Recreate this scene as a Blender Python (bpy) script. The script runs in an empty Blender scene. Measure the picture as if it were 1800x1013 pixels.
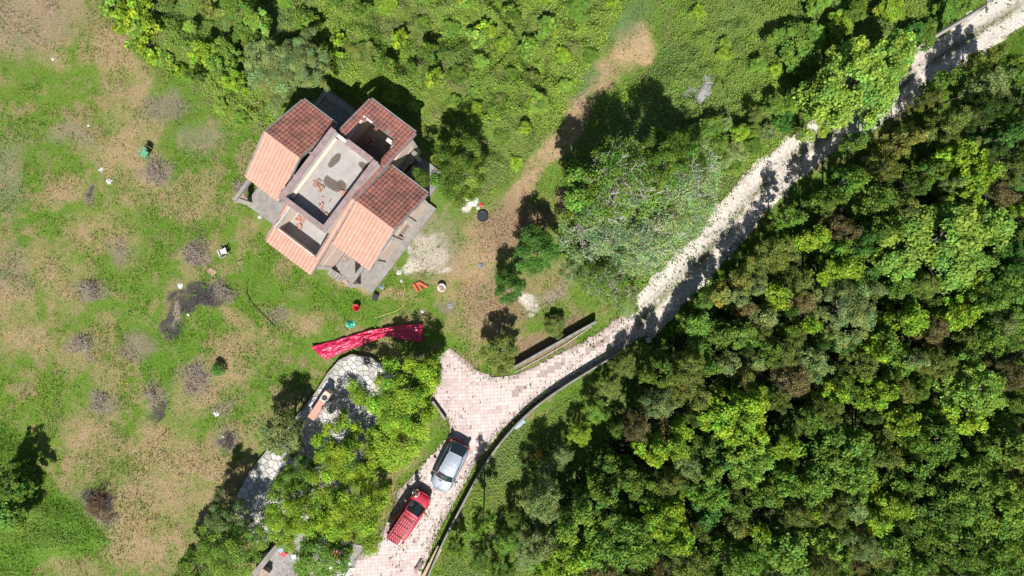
import bpy, math, random
import numpy as np
from mathutils import Matrix, Vector, Euler

# ------------------------------------------------------------ camera, sky, sun, exposure
SC = bpy.context.scene
COL = SC.collection
H = 50.0                                   # flying height of the camera in metres
cam_d = bpy.data.cameras.new('camera')
cam = bpy.data.objects.new('camera', cam_d); COL.objects.link(cam)
cam.location = (0, 0, H); cam.rotation_euler = (0, 0, 0)
cam_d.sensor_width = 36; cam_d.lens = 24.0; cam_d.clip_end = 500
SC.camera = cam

SUN_EL = math.radians(54.0)
world = bpy.data.worlds.new('World'); SC.world = world; world.use_nodes = True
wn = world.node_tree; wn.nodes.clear()
sky = wn.nodes.new('ShaderNodeTexSky'); sky.sky_type = 'NISHITA'; sky.sun_disc = False
sky.sun_elevation = SUN_EL; sky.sun_rotation = math.radians(180)
bg = wn.nodes.new('ShaderNodeBackground'); bg.inputs['Strength'].default_value = 0.05
wo = wn.nodes.new('ShaderNodeOutputWorld')
wn.links.new(sky.outputs[0], bg.inputs[0]); wn.links.new(bg.outputs[0], wo.inputs[0])

sun_d = bpy.data.lights.new('sun', 'SUN'); sun_d.energy = 4.6; sun_d.angle = math.radians(0.53)
sun_d.color = (1.0, 0.955, 0.90)
sun = bpy.data.objects.new('sun', sun_d); COL.objects.link(sun)
sun.rotation_euler = (math.radians(90) - SUN_EL, 0, 0)      # comes from the south (-y), shadows fall to +y
sun.location = (0, -30, 40)

SC.view_settings.view_transform = 'Standard'; SC.view_settings.look = 'None'
SC.view_settings.gamma = 1.0; SC.view_settings.use_curve_mapping = False
SC.view_settings.exposure = 0.8
SC.cycles.max_bounces = 5; SC.cycles.diffuse_bounces = 2; SC.cycles.glossy_bounces = 2
SC.cycles.transmission_bounces = 3; SC.cycles.transparent_max_bounces = 4
SC.cycles.use_denoising = True

# ------------------------------------------------------------ helpers
R = random.Random(7)
NR = np.random.RandomState(11)

def W(px, py, z=0.0):
    """point at height z that the photograph shows at pixel (px, py)"""
    k = (H - z) / H / 24.0
    return ((px - 900.0) * k, (506.5 - py) * k)

def tag(o, label=None, cat=None, group=None, kind=None):
    if label: o['label'] = label
    if cat: o['category'] = cat
    if group: o['group'] = group
    if kind: o['kind'] = kind
    return o

def empty(name, loc=(0, 0, 0), rz=0.0):
    o = bpy.data.objects.new(name, None); COL.objects.link(o)
    o.location = loc; o.rotation_euler = (0, 0, rz); o.empty_display_size = 0.2
    return o

def link(name, me, parent=None, loc=None, rot=None, scale=None):
    o = bpy.data.objects.new(name, me); COL.objects.link(o)
    if parent: o.parent = parent
    if loc is not None: o.location = loc
    if rot is not None: o.rotation_euler = rot
    if scale is not None: o.scale = scale
    return o

def np_mesh(name, verts, faces_n, mat, tint=None, smooth=False):
    """verts (N,3); faces (M,k) of one size; tint (N,3) point colours"""
    me = bpy.data.meshes.new(name)
    verts = np.asarray(verts, np.float32); faces_n = np.asarray(faces_n, np.int32)
    M, k = faces_n.shape
    me.vertices.add(len(verts)); me.vertices.foreach_set('co', verts.ravel())
    me.loops.add(M * k); me.loops.foreach_set('vertex_index', faces_n.ravel())
    me.polygons.add(M); me.polygons.foreach_set('loop_start', np.arange(0, M * k, k, dtype=np.int32))
    me.update(calc_edges=True)
    me.polygons.foreach_set('use_smooth', np.full(M, bool(smooth)))
    if tint is not None:
        a = me.attributes.new('tint', 'FLOAT_COLOR', 'POINT')
        c = np.ones((len(verts), 4), np.float32); c[:, :3] = tint
        a.data.foreach_set('color', c.ravel())
    if mat: me.materials.append(mat)
    return me

class MB:
    def __init__(s): s.v = []; s.f = []; s.t = []; s.cur = (1, 1, 1)
    def add(s, vs, fs):
        n = len(s.v); s.v += [tuple(v) for v in vs]; s.f += [tuple(i + n for i in f) for f in fs]
        s.t += [s.cur] * len(vs); return s
    def box(s, x0, x1, y0, y1, z0, z1, M=None):
        vs = [Vector((x, y, z)) for z in (z0, z1) for y in (y0, y1) for x in (x0, x1)]
        if M: vs = [M @ v for v in vs]
        return s.add(vs, [(0, 2, 3, 1), (4, 5, 7, 6), (0, 1, 5, 4), (1, 3, 7, 5), (3, 2, 6, 7), (2, 0, 4, 6)])
    def prism(s, pts, z0, z1, top_scale=1.0):
        n = len(pts)
        cx = sum(p[0] for p in pts) / n; cy = sum(p[1] for p in pts) / n
        ar = sum(pts[i][0] * pts[(i + 1) % n][1] - pts[(i + 1) % n][0] * pts[i][1] for i in range(n))
        if ar < 0: pts = list(reversed(pts))
        vs = [(p[0], p[1], z0) for p in pts] + [(cx + (p[0] - cx) * top_scale, cy + (p[1] - cy) * top_scale, z1) for p in pts]
        fs = [tuple(range(n - 1, -1, -1)), tuple(range(n, 2 * n))] + [(i, (i + 1) % n, n + (i + 1) % n, n + i) for i in range(n)]
        return s.add(vs, fs)
    def tube(s, pts, rad, n=6, closed_ends=True):
        pts = [Vector(p) for p in pts]
        if not isinstance(rad, (list, tuple)): rad = [rad] * len(pts)
        vs = []
        for i, p in enumerate(pts):
            d = (pts[min(i + 1, len(pts) - 1)] - pts[max(i - 1, 0)])
            if d.length < 1e-9: d = Vector((0, 0, 1))
            d.normalize()
            u = d.cross(Vector((0, 0, 1)))
            if u.length < 0.05: u = d.cross(Vector((1, 0, 0)))
            u.normalize(); w = d.cross(u)
            for k in range(n):
                a = 2 * math.pi * k / n
                vs.append(p + (u * math.cos(a) + w * math.sin(a)) * rad[i])
        fs = [(i * n + k, i * n + (k + 1) % n, (i + 1) * n + (k + 1) % n, (i + 1) * n + k) for i in range(len(pts) - 1) for k in range(n)]
        if closed_ends:
            fs.append(tuple(range(n - 1, -1, -1))); fs.append(tuple((len(pts) - 1) * n + k for k in range(n)))
        return s.add(vs, fs)
    def lathe(s, prof, n=20, c=(0, 0, 0)):
        vs = []
        for r, z in prof:
            for k in range(n):
                a = 2 * math.pi * k / n; vs.append((c[0] + r * math.cos(a), c[1] + r * math.sin(a), c[2] + z))
        fs = [(i * n + k, i * n + (k + 1) % n, (i + 1) * n + (k + 1) % n, (i + 1) * n + k) for i in range(len(prof) - 1) for k in range(n)]
        return s.add(vs, fs)
    def build(s, name, mat, parent=None, smooth=False, tint=False, **kw):
        me = bpy.data.meshes.new(name); me.from_pydata([tuple(v) for v in s.v], [], s.f); me.update()
        if smooth: me.polygons.foreach_set('use_smooth', [True] * len(me.polygons))
        if tint:
            a = me.attributes.new('tint', 'FLOAT_COLOR', 'POINT')
            a.data.foreach_set('color', [c for t in s.t for c in (*t, 1.0)])
        me.materials.append(mat)
        o = link(name, me, parent, **kw)
        return o

# ------------------------------------------------------------ numpy noise
def _hash(ix, iy, seed):
    h = (ix.astype(np.int64) * 374761393 + iy.astype(np.int64) * 668265263 + seed * 974634777) & 0xffffffff
    h = ((h ^ (h >> 13)) * 1274126177) & 0xffffffff
    return ((h ^ (h >> 16)) & 0xffffff) / float(0xffffff)
def vnoise(x, y, seed=0):
    ix = np.floor(x); iy = np.floor(y); fx = x - ix; fy = y - iy
    fx = fx * fx * (3 - 2 * fx); fy = fy * fy * (3 - 2 * fy)
    a = _hash(ix, iy, seed); b = _hash(ix + 1, iy, seed); c = _hash(ix, iy + 1, seed); d = _hash(ix + 1, iy + 1, seed)
    return (a * (1 - fx) + b * fx) * (1 - fy) + (c * (1 - fx) + d * fx) * fy
def fbm(x, y, scale, seed=0, octv=4):
    v = 0; a = 0.5; tot = 0; x = x / scale; y = y / scale
    for o in range(octv):
        v = v + a * vnoise(x, y, seed + o * 17); tot += a; a *= 0.55; x = x * 2.03 + 5.1; y = y * 2.03 + 1.7
    return v / tot
def sstep(a, b, x):
    t = np.clip((x - a) / (b - a), 0, 1); return t * t * (3 - 2 * t)
def poly_sd(px, py, poly):
    """signed distance in px units, positive inside"""
    P = np.asarray(poly, float); n = len(P)
    d = np.full(px.shape, 1e9); ins = np.zeros(px.shape, bool)
    for i in range(n):
        ax, ay = P[i]; bx, by = P[(i + 1) % n]
        ex, ey = bx - ax, by - ay
        t = np.clip(((px - ax) * ex + (py - ay) * ey) / (ex * ex + ey * ey + 1e-9), 0, 1)
        d = np.minimum(d, np.hypot(px - ax - t * ex, py - ay - t * ey))
        c = ((ay > py) != (by > py)) & (px < (bx - ax) * (py - ay) / ((by - ay) if by != ay else 1e-9) + ax)
        ins ^= c
    return np.where(ins, d, -d)
def line_d(px, py, pts):
    d = np.full(px.shape, 1e9)
    for (ax, ay), (bx, by) in zip(pts[:-1], pts[1:]):
        ex, ey = bx - ax, by - ay
        t = np.clip(((px - ax) * ex + (py - ay) * ey) / (ex * ex + ey * ey), 0, 1)
        d = np.minimum(d, np.hypot(px - ax - t * ex, py - ay - t * ey))
    return d

# ------------------------------------------------------------ materials
def mat_new(name):
    m = bpy.data.materials.new(name); m.use_nodes = True
    nt = m.node_tree; b = nt.nodes['Principled BSDF']; return m, nt, b
def N(nt, t, **kw):
    n = nt.nodes.new(t)
    for k, v in kw.items(): setattr(n, k, v)
    return n
def N_half(nt, v):
    h_ = nt.nodes.new('ShaderNodeMath'); h_.operation = 'MULTIPLY'; h_.inputs[1].default_value = .5; nt.links.new(v, h_.inputs[0]); return h_.outputs[0]
def mixc(nt, fac, a, b, mode='MIX'):
    n = N(nt, 'ShaderNodeMix', data_type='RGBA', blend_type=mode)
    for s, v in ((n.inputs[0], fac), (n.inputs[6], a), (n.inputs[7], b)):
        if hasattr(v, 'links'): nt.links.new(v, s)
        elif isinstance(v, (int, float)): s.default_value = v
        else: s.default_value = (*v, 1)
    return n.outputs[2]
def ramp(nt, fac, stops):
    r = N(nt, 'ShaderNodeValToRGB'); nt.links.new(fac, r.inputs[0])
    e = r.color_ramp.elements
    while len(e) > 1: e.remove(e[-1])
    e[0].position = stops[0][0]; e[0].color = (*stops[0][1], 1)
    for p, c in stops[1:]:
        q = e.new(p); q.color = (*c, 1)
    return r.outputs[0]
def noise(nt, scale, detail=4, rough=0.6, coord='pos', vec=None):
    n = N(nt, 'ShaderNodeTexNoise'); n.inputs['Scale'].default_value = scale
    n.inputs['Detail'].default_value = detail; n.inputs['Roughness'].default_value = rough
    if vec is not None: nt.links.new(vec, n.inputs['Vector'])
    elif coord == 'pos':
        g = N(nt, 'ShaderNodeNewGeometry'); nt.links.new(g.outputs['Position'], n.inputs['Vector'])
    else:
        g = N(nt, 'ShaderNodeTexCoord'); nt.links.new(g.outputs['Object'], n.inputs['Vector'])
    return n.outputs['Fac']
def bump(nt, b, h, strength=0.5, dist=0.02):
    n = N(nt, 'ShaderNodeBump'); n.inputs['Strength'].default_value = strength; n.inputs['Distance'].default_value = dist
    nt.links.new(h, n.inputs['Height']); nt.links.new(n.outputs[0], b.inputs['Normal'])
def simple(name, col, rough=0.7, metal=0.0, var=0.25, vscale=3.0, bmp=0.0, coat=0.0, dirt=None, spec=None):
    m, nt, b = mat_new(name)
    f = noise(nt, vscale, 5)
    lo = tuple(c * (1 - var) for c in col); hi = tuple(min(1, c * (1 + var)) for c in col)
    c = ramp(nt, f, [(0.3, lo), (0.7, hi)])
    if dirt:
        f2 = noise(nt, vscale * 0.6 + 1.3, 6, 0.7)
        g = ramp(nt, f2, [(0.48, (0, 0, 0)), (0.68, (1, 1, 1))])
        c = mixc(nt, g, c, dirt)
    nt.links.new(c, b.inputs['Base Color'])
    b.inputs['Roughness'].default_value = rough; b.inputs['Metallic'].default_value = metal
    if coat: b.inputs['Coat Weight'].default_value = coat; b.inputs['Coat Roughness'].default_value = 0.05
    if spec is not None: b.inputs['Specular IOR Level'].default_value = spec
    if bmp: bump(nt, b, noise(nt, vscale * 8, 5), bmp, 0.02)
    return m
def tinted(name, base_from='attr', rough=0.8, trans=0.0, spec=0.15, extra=None):
    """material coloured by the point colour 'tint' (times the object's colour when base_from is 'object')"""
    m, nt, b = mat_new(name)
    a = N(nt, 'ShaderNodeAttribute', attribute_name='tint')
    c = a.outputs['Color']
    if base_from == 'object':
        oi = N(nt, 'ShaderNodeObjectInfo'); c = mixc(nt, 1.0, c, oi.outputs['Color'], 'MULTIPLY')
    if extra: c = extra(nt, c)
    nt.links.new(c, b.inputs['Base Color']); b.inputs['Roughness'].default_value = rough
    b.inputs['Specular IOR Level'].default_value = spec
    if trans:
        tr = N(nt, 'ShaderNodeBsdfTranslucent')
        c2 = mixc(nt, 1.0, c, (1.15, 1.25, 0.55), 'MULTIPLY'); nt.links.new(c2, tr.inputs[0])
        mx = N(nt, 'ShaderNodeMixShader'); mx.inputs[0].default_value = trans
        nt.links.new(b.outputs[0], mx.inputs[1]); nt.links.new(tr.outputs[0], mx.inputs[2])
        nt.links.new(mx.outputs[0], nt.nodes['Material Output'].inputs[0])
    return m
M = {}
M['leaf'] = tinted('leaf', 'object', 0.6, 0.30, 0.18)
M['weed'] = tinted('weed', 'attr', 0.65, 0.28, 0.12)
M['blade'] = tinted('blade', 'attr', 0.7, 0.2, 0.1)
M['stone'] = tinted('stone', 'attr', 0.85, 0, 0.2, lambda nt, c: mixc(nt, 1.0, c, ramp(nt, noise(nt, 9, 6, .7), [(0.3, (.62, .62, .62)), (0.65, (1.15, 1.13, 1.1))]), 'MULTIPLY'))
M['bark'] = simple('bark', (0.16, 0.135, 0.11), 0.9, var=0.35, vscale=6, bmp=0.6)
M['pale_bark'] = simple('pale_bark', (0.40, 0.36, 0.34), 0.9, var=0.3, vscale=6, bmp=0.6)
M['concrete'] = simple('concrete', (0.225, 0.21, 0.195), 0.9, var=0.2, vscale=1.6, bmp=0.25, dirt=(0.16, 0.145, 0.12))
M['wallcap'] = simple('wall_cap', (0.21, 0.20, 0.185), 0.9, var=0.3, vscale=2.2, bmp=0.4, dirt=(0.12, 0.115, 0.09))
M['plaster'] = simple('plaster', (0.46, 0.43, 0.40), 0.85, var=0.1, vscale=1.2, bmp=0.15, dirt=(0.36, 0.32, 0.28))
M['coping'] = simple('coping', (0.235, 0.17, 0.168), 0.75, var=0.2, vscale=2.5, bmp=0.15, dirt=(0.16, 0.12, 0.115))
M['darkmetal'] = simple('dark_metal', (0.05, 0.052, 0.055), 0.5, 0.3)
M['black'] = simple('black_plastic', (0.018, 0.018, 0.02), 0.45)
M['rubber'] = simple('rubber', (0.02, 0.02, 0.02), 0.85)
M['white'] = simple('white_plastic', (0.5, 0.5, 0.49), 0.45, var=0.05)
M['cloth_white'] = simple('white_cloth', (0.48, 0.46, 0.43), 0.9, var=0.12, vscale=6)
M['wood'] = simple('raw_wood', (0.34, 0.22, 0.15), 0.8, var=0.3, vscale=4, bmp=0.3)
M['oldwood'] = simple('old_wood', (0.30, 0.23, 0.18), 0.85, var=0.35, vscale=5, bmp=0.4)
M['lumber'] = simple('yellow_timber', (0.36, 0.28, 0.16), 0.8, var=0.2, vscale=5, bmp=0.3)
M['orange'] = simple('orange_plastic', (0.45, 0.10, 0.045), 0.5, var=0.15)
M['redp'] = simple('red_plastic', (0.42, 0.03, 0.035), 0.4)
M['teal'] = simple('teal_plastic', (0.05, 0.36, 0.24), 0.4, var=0.3, vscale=12)
M['chairgreen'] = simple('green_plastic', (0.10, 0.28, 0.17), 0.45)
M['bluegrey'] = simple('blue_grey_sheet', (0.22, 0.33, 0.42), 0.4, var=0.3)
M['rock'] = simple('rock', (0.22, 0.215, 0.22), 0.9, var=0.3, vscale=2.5, bmp=0.8, dirt=(0.16, 0.155, 0.14))
M['rubble'] = simple('rubble', (0.36, 0.20, 0.155), 0.9, var=0.4, vscale=7, bmp=0.6)
M['steel'] = simple('galvanised', (0.5, 0.5, 0.5), 0.4, 0.7)
M['water'] = simple('water', (0.03, 0.04, 0.05), 0.06, spec=0.6)
M['floor_dark'] = simple('dusty_concrete', (0.22, 0.20, 0.18), 0.9, var=0.3, vscale=1.5, bmp=0.3)

# glass
m, nt, b = mat_new('car_glass'); b.inputs['Base Color'].default_value = (0.015, 0.028, 0.032, 1); b.inputs['Roughness'].default_value = 0.06
b.inputs['Specular IOR Level'].default_value = 0.9; M['glass'] = m
# paints
def paint(name, col, metal, rough, coat=0.6):
    m, nt, b = mat_new(name)
    f = noise(nt, 3.0, 6, 0.7)
    c = ramp(nt, f, [(0.35, tuple(x * 0.88 for x in col)), (0.65, col)])
    nt.links.new(c, b.inputs['Base Color'])
    r = ramp(nt, f, [(0.3, (rough * 1.4,) * 3), (0.7, (rough,) * 3)]); nt.links.new(r, b.inputs['Roughness'])
    b.inputs['Metallic'].default_value = metal; b.inputs['Coat Weight'].default_value = coat; b.inputs['Coat Roughness'].default_value = 0.1
    return m
M['silver'] = paint('silver_paint', (0.215, 0.25, 0.295), 0.4, 0.45)
M['redpaint'] = paint('red_paint', (0.42, 0.010, 0.032), 0.0, 0.4, 0.5)
M['lamp'] = simple('lamp_glass', (0.7, 0.72, 0.72), 0.15, var=0.05)
M['redlamp'] = simple('red_lamp', (0.4, 0.02, 0.02), 0.2)
M['skin'] = simple('skin', (0.45, 0.27, 0.19), 0.6)
M['hair'] = simple('hair', (0.02, 0.015, 0.012), 0.7)
M['shirt'] = simple('shirt', (0.6, 0.6, 0.58), 0.9)
M['jeans'] = simple('jeans', (0.04, 0.055, 0.09), 0.9)
# roof tiles: weathered by world-space growth, each tile its own shade
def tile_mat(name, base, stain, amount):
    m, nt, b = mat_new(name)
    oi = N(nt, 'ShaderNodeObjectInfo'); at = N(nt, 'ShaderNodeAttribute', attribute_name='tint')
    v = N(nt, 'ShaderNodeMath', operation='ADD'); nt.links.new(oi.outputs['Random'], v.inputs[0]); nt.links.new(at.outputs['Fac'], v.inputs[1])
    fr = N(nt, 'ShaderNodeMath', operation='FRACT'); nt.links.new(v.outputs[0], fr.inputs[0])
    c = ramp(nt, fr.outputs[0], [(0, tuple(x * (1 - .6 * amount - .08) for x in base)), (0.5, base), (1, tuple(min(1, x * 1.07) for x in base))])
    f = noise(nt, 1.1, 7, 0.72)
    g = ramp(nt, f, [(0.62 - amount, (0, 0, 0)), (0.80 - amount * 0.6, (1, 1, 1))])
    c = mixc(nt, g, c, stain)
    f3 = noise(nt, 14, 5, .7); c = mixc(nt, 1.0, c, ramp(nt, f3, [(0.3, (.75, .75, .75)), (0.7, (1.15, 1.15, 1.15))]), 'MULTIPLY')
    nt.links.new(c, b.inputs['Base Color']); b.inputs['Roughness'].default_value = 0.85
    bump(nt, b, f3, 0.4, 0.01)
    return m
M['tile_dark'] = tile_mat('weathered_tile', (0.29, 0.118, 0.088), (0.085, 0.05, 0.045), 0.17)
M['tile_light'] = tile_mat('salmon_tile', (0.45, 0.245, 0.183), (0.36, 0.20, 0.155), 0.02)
# hollow-brick masonry
def brick_mat():
    m, nt, b = mat_new('brickwork')
    tc = N(nt, 'ShaderNodeTexCoord'); mp = N(nt, 'ShaderNodeMapping'); nt.links.new(tc.outputs['Object'], mp.inputs[0])
    sx = N(nt, 'ShaderNodeSeparateXYZ'); nt.links.new(mp.outputs[0], sx.inputs[0])
    ad = N(nt, 'ShaderNodeMath', operation='ADD'); nt.links.new(sx.outputs[0], ad.inputs[0]); nt.links.new(sx.outputs[1], ad.inputs[1])
    cb = N(nt, 'ShaderNodeCombineXYZ'); nt.links.new(ad.outputs[0], cb.inputs[0]); nt.links.new(sx.outputs[2], cb.inputs[1])
    br = N(nt, 'ShaderNodeTexBrick'); nt.links.new(cb.outputs[0], br.inputs['Vector'])
    br.inputs['Color1'].default_value = (0.60, 0.45, 0.37, 1); br.inputs['Color2'].default_value = (0.54, 0.39, 0.31, 1)
    br.inputs['Mortar'].default_value = (0.45, 0.40, 0.36, 1); br.inputs['Scale'].default_value = 1.0
    br.inputs['Brick Width'].default_value = 0.3; br.inputs['Row Height'].default_value = 0.2; br.inputs['Mortar Size'].default_value = 0.015
    nt.links.new(br.outputs[0], b.inputs['Base Color']); b.inputs['Roughness'].default_value = 0.9
    bump(nt, b, br.outputs['Fac'], -0.4, 0.01); return m
M['brick'] = brick_mat()
# terrace screed with damp stains
m, nt, b = mat_new('screed')
c = ramp(nt, noise(nt, 1.3, 7, .7), [(0.3, (0.24, 0.225, 0.21)), (0.7, (0.345, 0.33, 0.31))])
tc = N(nt, 'ShaderNodeTexCoord')
wv = N(nt, 'ShaderNodeTexNoise'); wv.inputs['Scale'].default_value = 2.2; wv.inputs['Detail'].default_value = 3; nt.links.new(tc.outputs['Object'], wv.inputs['Vector'])
for (cx_, cy_, rx_, ry_) in ((.18, .95, .24, .60), (1.0, -.35, .72, .34), (1.45, -.10, .36, .28), (1.9, 1.75, .38, .22)):      # damp patches where rain stands
    sb = N(nt, 'ShaderNodeVectorMath', operation='SUBTRACT'); nt.links.new(tc.outputs['Object'], sb.inputs[0]); sb.inputs[1].default_value = (cx_, cy_, 6.5)
    dv = N(nt, 'ShaderNodeVectorMath', operation='MULTIPLY'); nt.links.new(sb.outputs[0], dv.inputs[0]); dv.inputs[1].default_value = (1 / rx_, 1 / ry_, 1)
    ln = N(nt, 'ShaderNodeVectorMath', operation='LENGTH'); nt.links.new(dv.outputs[0], ln.inputs[0])
    ad = N(nt, 'ShaderNodeMath', operation='ADD'); nt.links.new(ln.outputs['Value'], ad.inputs[0]); nt.links.new(wv.outputs['Fac'], ad.inputs[1])
    c = mixc(nt, ramp(nt, N_half(nt, ad.outputs[0]), [(0, (1, 1, 1)), (.72, (.9, .9, .9)), (.78, (0, 0, 0))]), c, (0.085, 0.066, 0.048))
nt.links.new(c, b.inputs['Base Color']); b.inputs['Roughness'].default_value = 0.85
bump(nt, b, noise(nt, 12, 5), 0.2, 0.01); M['screed'] = m
# pink tarp
m, nt, b = mat_new('tarp'); c = ramp(nt, noise(nt, 3, 4), [(0.3, (0.42, 0.012, 0.055)), (0.7, (0.50, 0.02, 0.08))])
nt.links.new(c, b.inputs['Base Color']); b.inputs['Roughness'].default_value = 0.42; b.inputs['Specular IOR Level'].default_value = 0.5
bump(nt, b, noise(nt, 3.2, 3, .5), .45, 0.08); M['tarp'] = m
# track
m, nt, b = mat_new('track')
a = N(nt, 'ShaderNodeAttribute', attribute_name='tint')
c = mixc(nt, 1.0, a.outputs['Color'], ramp(nt, noise(nt, 5, 8, .75), [(0.3, (.5, .48, .46)), (0.5, (.95, .94, .92)), (0.68, (1.3, 1.28, 1.24))]), 'MULTIPLY')
nt.links.new(c, b.inputs['Base Color']); b.inputs['Roughness'].default_value = 0.95
bump(nt, b, noise(nt, 14, 7, .75), 0.8, 0.05); M['track'] = m
# ground
m, nt, b = mat_new('ground')
a = N(nt, 'ShaderNodeAttribute', attribute_name='tint')
g1 = ramp(nt, noise(nt, 6.5, 8, .8), [(0.28, (.66, .64, .6)), (0.5, (.98, .98, .95)), (0.72, (1.32, 1.3, 1.22))])
g2 = ramp(nt, noise(nt, 28, 3, .8), [(0.3, (.72, .72, .7)), (0.7, (1.3, 1.28, 1.2))])
c = mixc(nt, 1.0, mixc(nt, 1.0, a.outputs['Color'], g1, 'MULTIPLY'), g2, 'MULTIPLY')
nt.links.new(c, b.inputs['Base Color']); b.inputs['Roughness'].default_value = 0.95; b.inputs['Specular IOR Level'].default_value = 0.1
bump(nt, b, noise(nt, 12, 8, .8), 1.0, 0.10); M['ground'] = m
M['paver'] = tinted('paver', 'attr', 0.85, 0, 0.2, lambda nt, c: mixc(nt, 1.0, c, ramp(nt, noise(nt, 2.2, 7, .7), [(0.3, (.82, .80, .78)), (0.65, (1.1, 1.09, 1.08))]), 'MULTIPLY'))

# ------------------------------------------------------------ lay of the land, in pixels of the photograph
PLAZA = [(790, 612), (770, 630), (762, 655), (760, 700), (770, 722), (790, 742), (791, 765), (765, 795), (725, 838), (700, 862), (690, 905), (660, 955),
         (615, 990), (590, 1060), (725, 1060), (745, 1000), (772, 930), (800, 880), (838, 812), (880, 757), (940, 706), (1005, 668), (1070, 628), (1118, 598),
         (1140, 588), (1118, 560), (1092, 556), (1052, 586), (985, 622), (935, 648), (900, 660), (868, 664), (838, 650), (812, 628)]
ROAD = [(1118, 572), (1165, 520), (1210, 480), (1250, 435), (1295, 378), (1345, 322), (1400, 272), (1455, 235), (1512, 203), (1570, 163), (1630, 115), (1705, 66), (1790, 12), (1850, -30), (1930, -80)]
PATIO = [(655, 628), (620, 622), (598, 632), (578, 655), (556, 690), (520, 735), (480, 780), (440, 830), (415, 880), (420, 925), (450, 950), (500, 945), (560, 900), (600, 850), (640, 800), (700, 740), (700, 660)]
UNDER = [(175, -60), (190, 10), (235, 80), (290, 130), (330, 160), (370, 200), (410, 235), (455, 250), (530, 200), (600, 180), (750, 235), (765, 290), (775, 330), (815, 345), (862, 352),
         (885, 330), (935, 285), (985, 240), (1003, 190), (1050, 120), (1075, 70), (1110, 35), (1135, -60)]
UNDER2 = [(1135, -60), (1165, 45), (1165, 90), (1100, 145), (1060, 175), (1010, 250), (985, 290), (1000, 330), (980, 370), (1000, 430), (1000, 470), (1040, 540), (1095, 545), (1190, 465), (1262, 385), (1330, 300), (1440, 215), (1580, 115), (1700, 30), (1790, -60)]
SLOPE = [(1145, 590), (1100, 622), (1000, 688), (945, 725), (880, 780), (840, 840), (810, 890), (785, 945), (755, 1060), (1000, 1060), (1010, 900), (1090, 760), (1180, 640)]
HOUSEPX = [(470, 250), (600, 150), (780, 260), (780, 370), (655, 530), (540, 480), (430, 400)]
FOREST = [(1150, 625), (1205, 590), (1275, 550), (1362, 500), (1425, 420), (1498, 362), (1562, 318), (1630, 258), (1705, 208), (1775, 155), (1860, 60), (1990, 0), (1990, 1180), (950, 1180), (930, 1010), (960, 890), (1020, 830), (1090, 740), (1150, 660)]
LEFTLUSH = [(-80, 740), (0, 740), (60, 780), (75, 860), (140, 880), (190, 930), (210, 960), (150, 985), (70, 1000), (20, 1060), (-80, 1060)]
PATH = [(1125, 65), (1105, 90), (1080, 120), (1050, 155), (1015, 205), (995, 240), (950, 290), (915, 335), (890, 390), (860, 440), (840, 500)]

# ------------------------------------------------------------ ground sheet with colours and relief
STEP = 0.14
gx = np.arange(-56, 56.01, STEP); gy = np.arange(-34, 34.01, STEP)
GX, GY = np.meshgrid(gx, gy)
PX = GX * 24 + 900; PY = 506.5 - GY * 24
wx = (fbm(GX, GY, 2.2, 3) - .5); wy = (fbm(GX, GY, 2.2, 9) - .5)
wfx = (fbm(GX, GY, .6, 33) - .5); wfy = (fbm(GX, GY, .6, 39) - .5)
QX = PX + wx * 44 + wfx * 16; QY = PY + wy * 44 + wfy * 16        # warped pixel coordinates give ragged edges

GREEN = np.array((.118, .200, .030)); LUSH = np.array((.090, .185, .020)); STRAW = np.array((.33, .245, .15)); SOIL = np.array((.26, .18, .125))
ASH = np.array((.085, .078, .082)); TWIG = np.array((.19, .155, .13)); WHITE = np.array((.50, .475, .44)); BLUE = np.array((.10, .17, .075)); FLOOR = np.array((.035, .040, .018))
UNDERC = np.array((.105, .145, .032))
def lay(c, w, col): return c * (1 - w[..., None]) + col * w[..., None]
def blob(cx, cy, rx, ry, ang=0, soft=.35):
    a = math.radians(ang); dx = QX - cx; dy = QY - cy
    u = (dx * math.cos(a) + dy * math.sin(a)) / rx; v = (-dx * math.sin(a) + dy * math.cos(a)) / ry
    return 1 - sstep(1 - soft, 1 + soft, np.hypot(u, v))
C = np.zeros(GX.shape + (3,)) + GREEN
n1 = fbm(GX, GY, 5.0, 21); n2 = fbm(GX, GY, 1.3, 5, 5); n3 = fbm(GX, GY, .45, 77, 3)
C = lay(C, .6 * sstep(.50, .62, fbm(GX, GY, 6.0, 41)), LUSH)
mix = n1 * .42 + n2 * .38 + n3 * .2
C = lay(C, .60 * sstep(.485, .60, mix), STRAW * .92)
C = lay(C, .30 * sstep(.50, .64, n3 * .55 + fbm(GX, GY, .9, 88) * .45), STRAW * .8)
# individual dry patches
straws = [(205, 85, 38, 40, 0), (225, 150, 42, 55, 20), (240, 225, 50, 40, 0), (40, 30, 95, 60, -20), (95, 105, 32, 22, 30), (105, 495, 48, 45, 0), (180, 410, 60, 30, 10),
          (260, 345, 60, 20, -20), (335, 360, 60, 28, 0), (385, 660, 70, 38, -30), (340, 700, 40, 35, 0), (275, 830, 55, 90, 15), (155, 780, 50, 65, 10), (125, 1000, 45, 28, 0),
          (235, 950, 48, 50, 30), (335, 860, 65, 75, 0), (240, 885, 40, 40, 0), (845, 545, 55, 55, -30), (540, 572, 28, 16, 0), (120, 335, 40, 20, 0), (440, 600, 40, 22, 0),
          (850, 420, 30, 60, 20), (300, 980, 60, 40, 0), (810, 470, 40, 30, 0), (60, 600, 30, 30, 0), (20, 560, 30, 60, 0), (230, 290, 60, 40, 0), (410, 560, 30, 14, 30), (700, 520, 30, 10, 0), (930, 615, 60, 22, -32)]
for s_ in straws: C = lay(C, .82 * blob(*s_, soft=.5) * (0.55 + .45 * sstep(.36, .58, n2 * .6 + n3 * .4)), STRAW)
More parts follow.
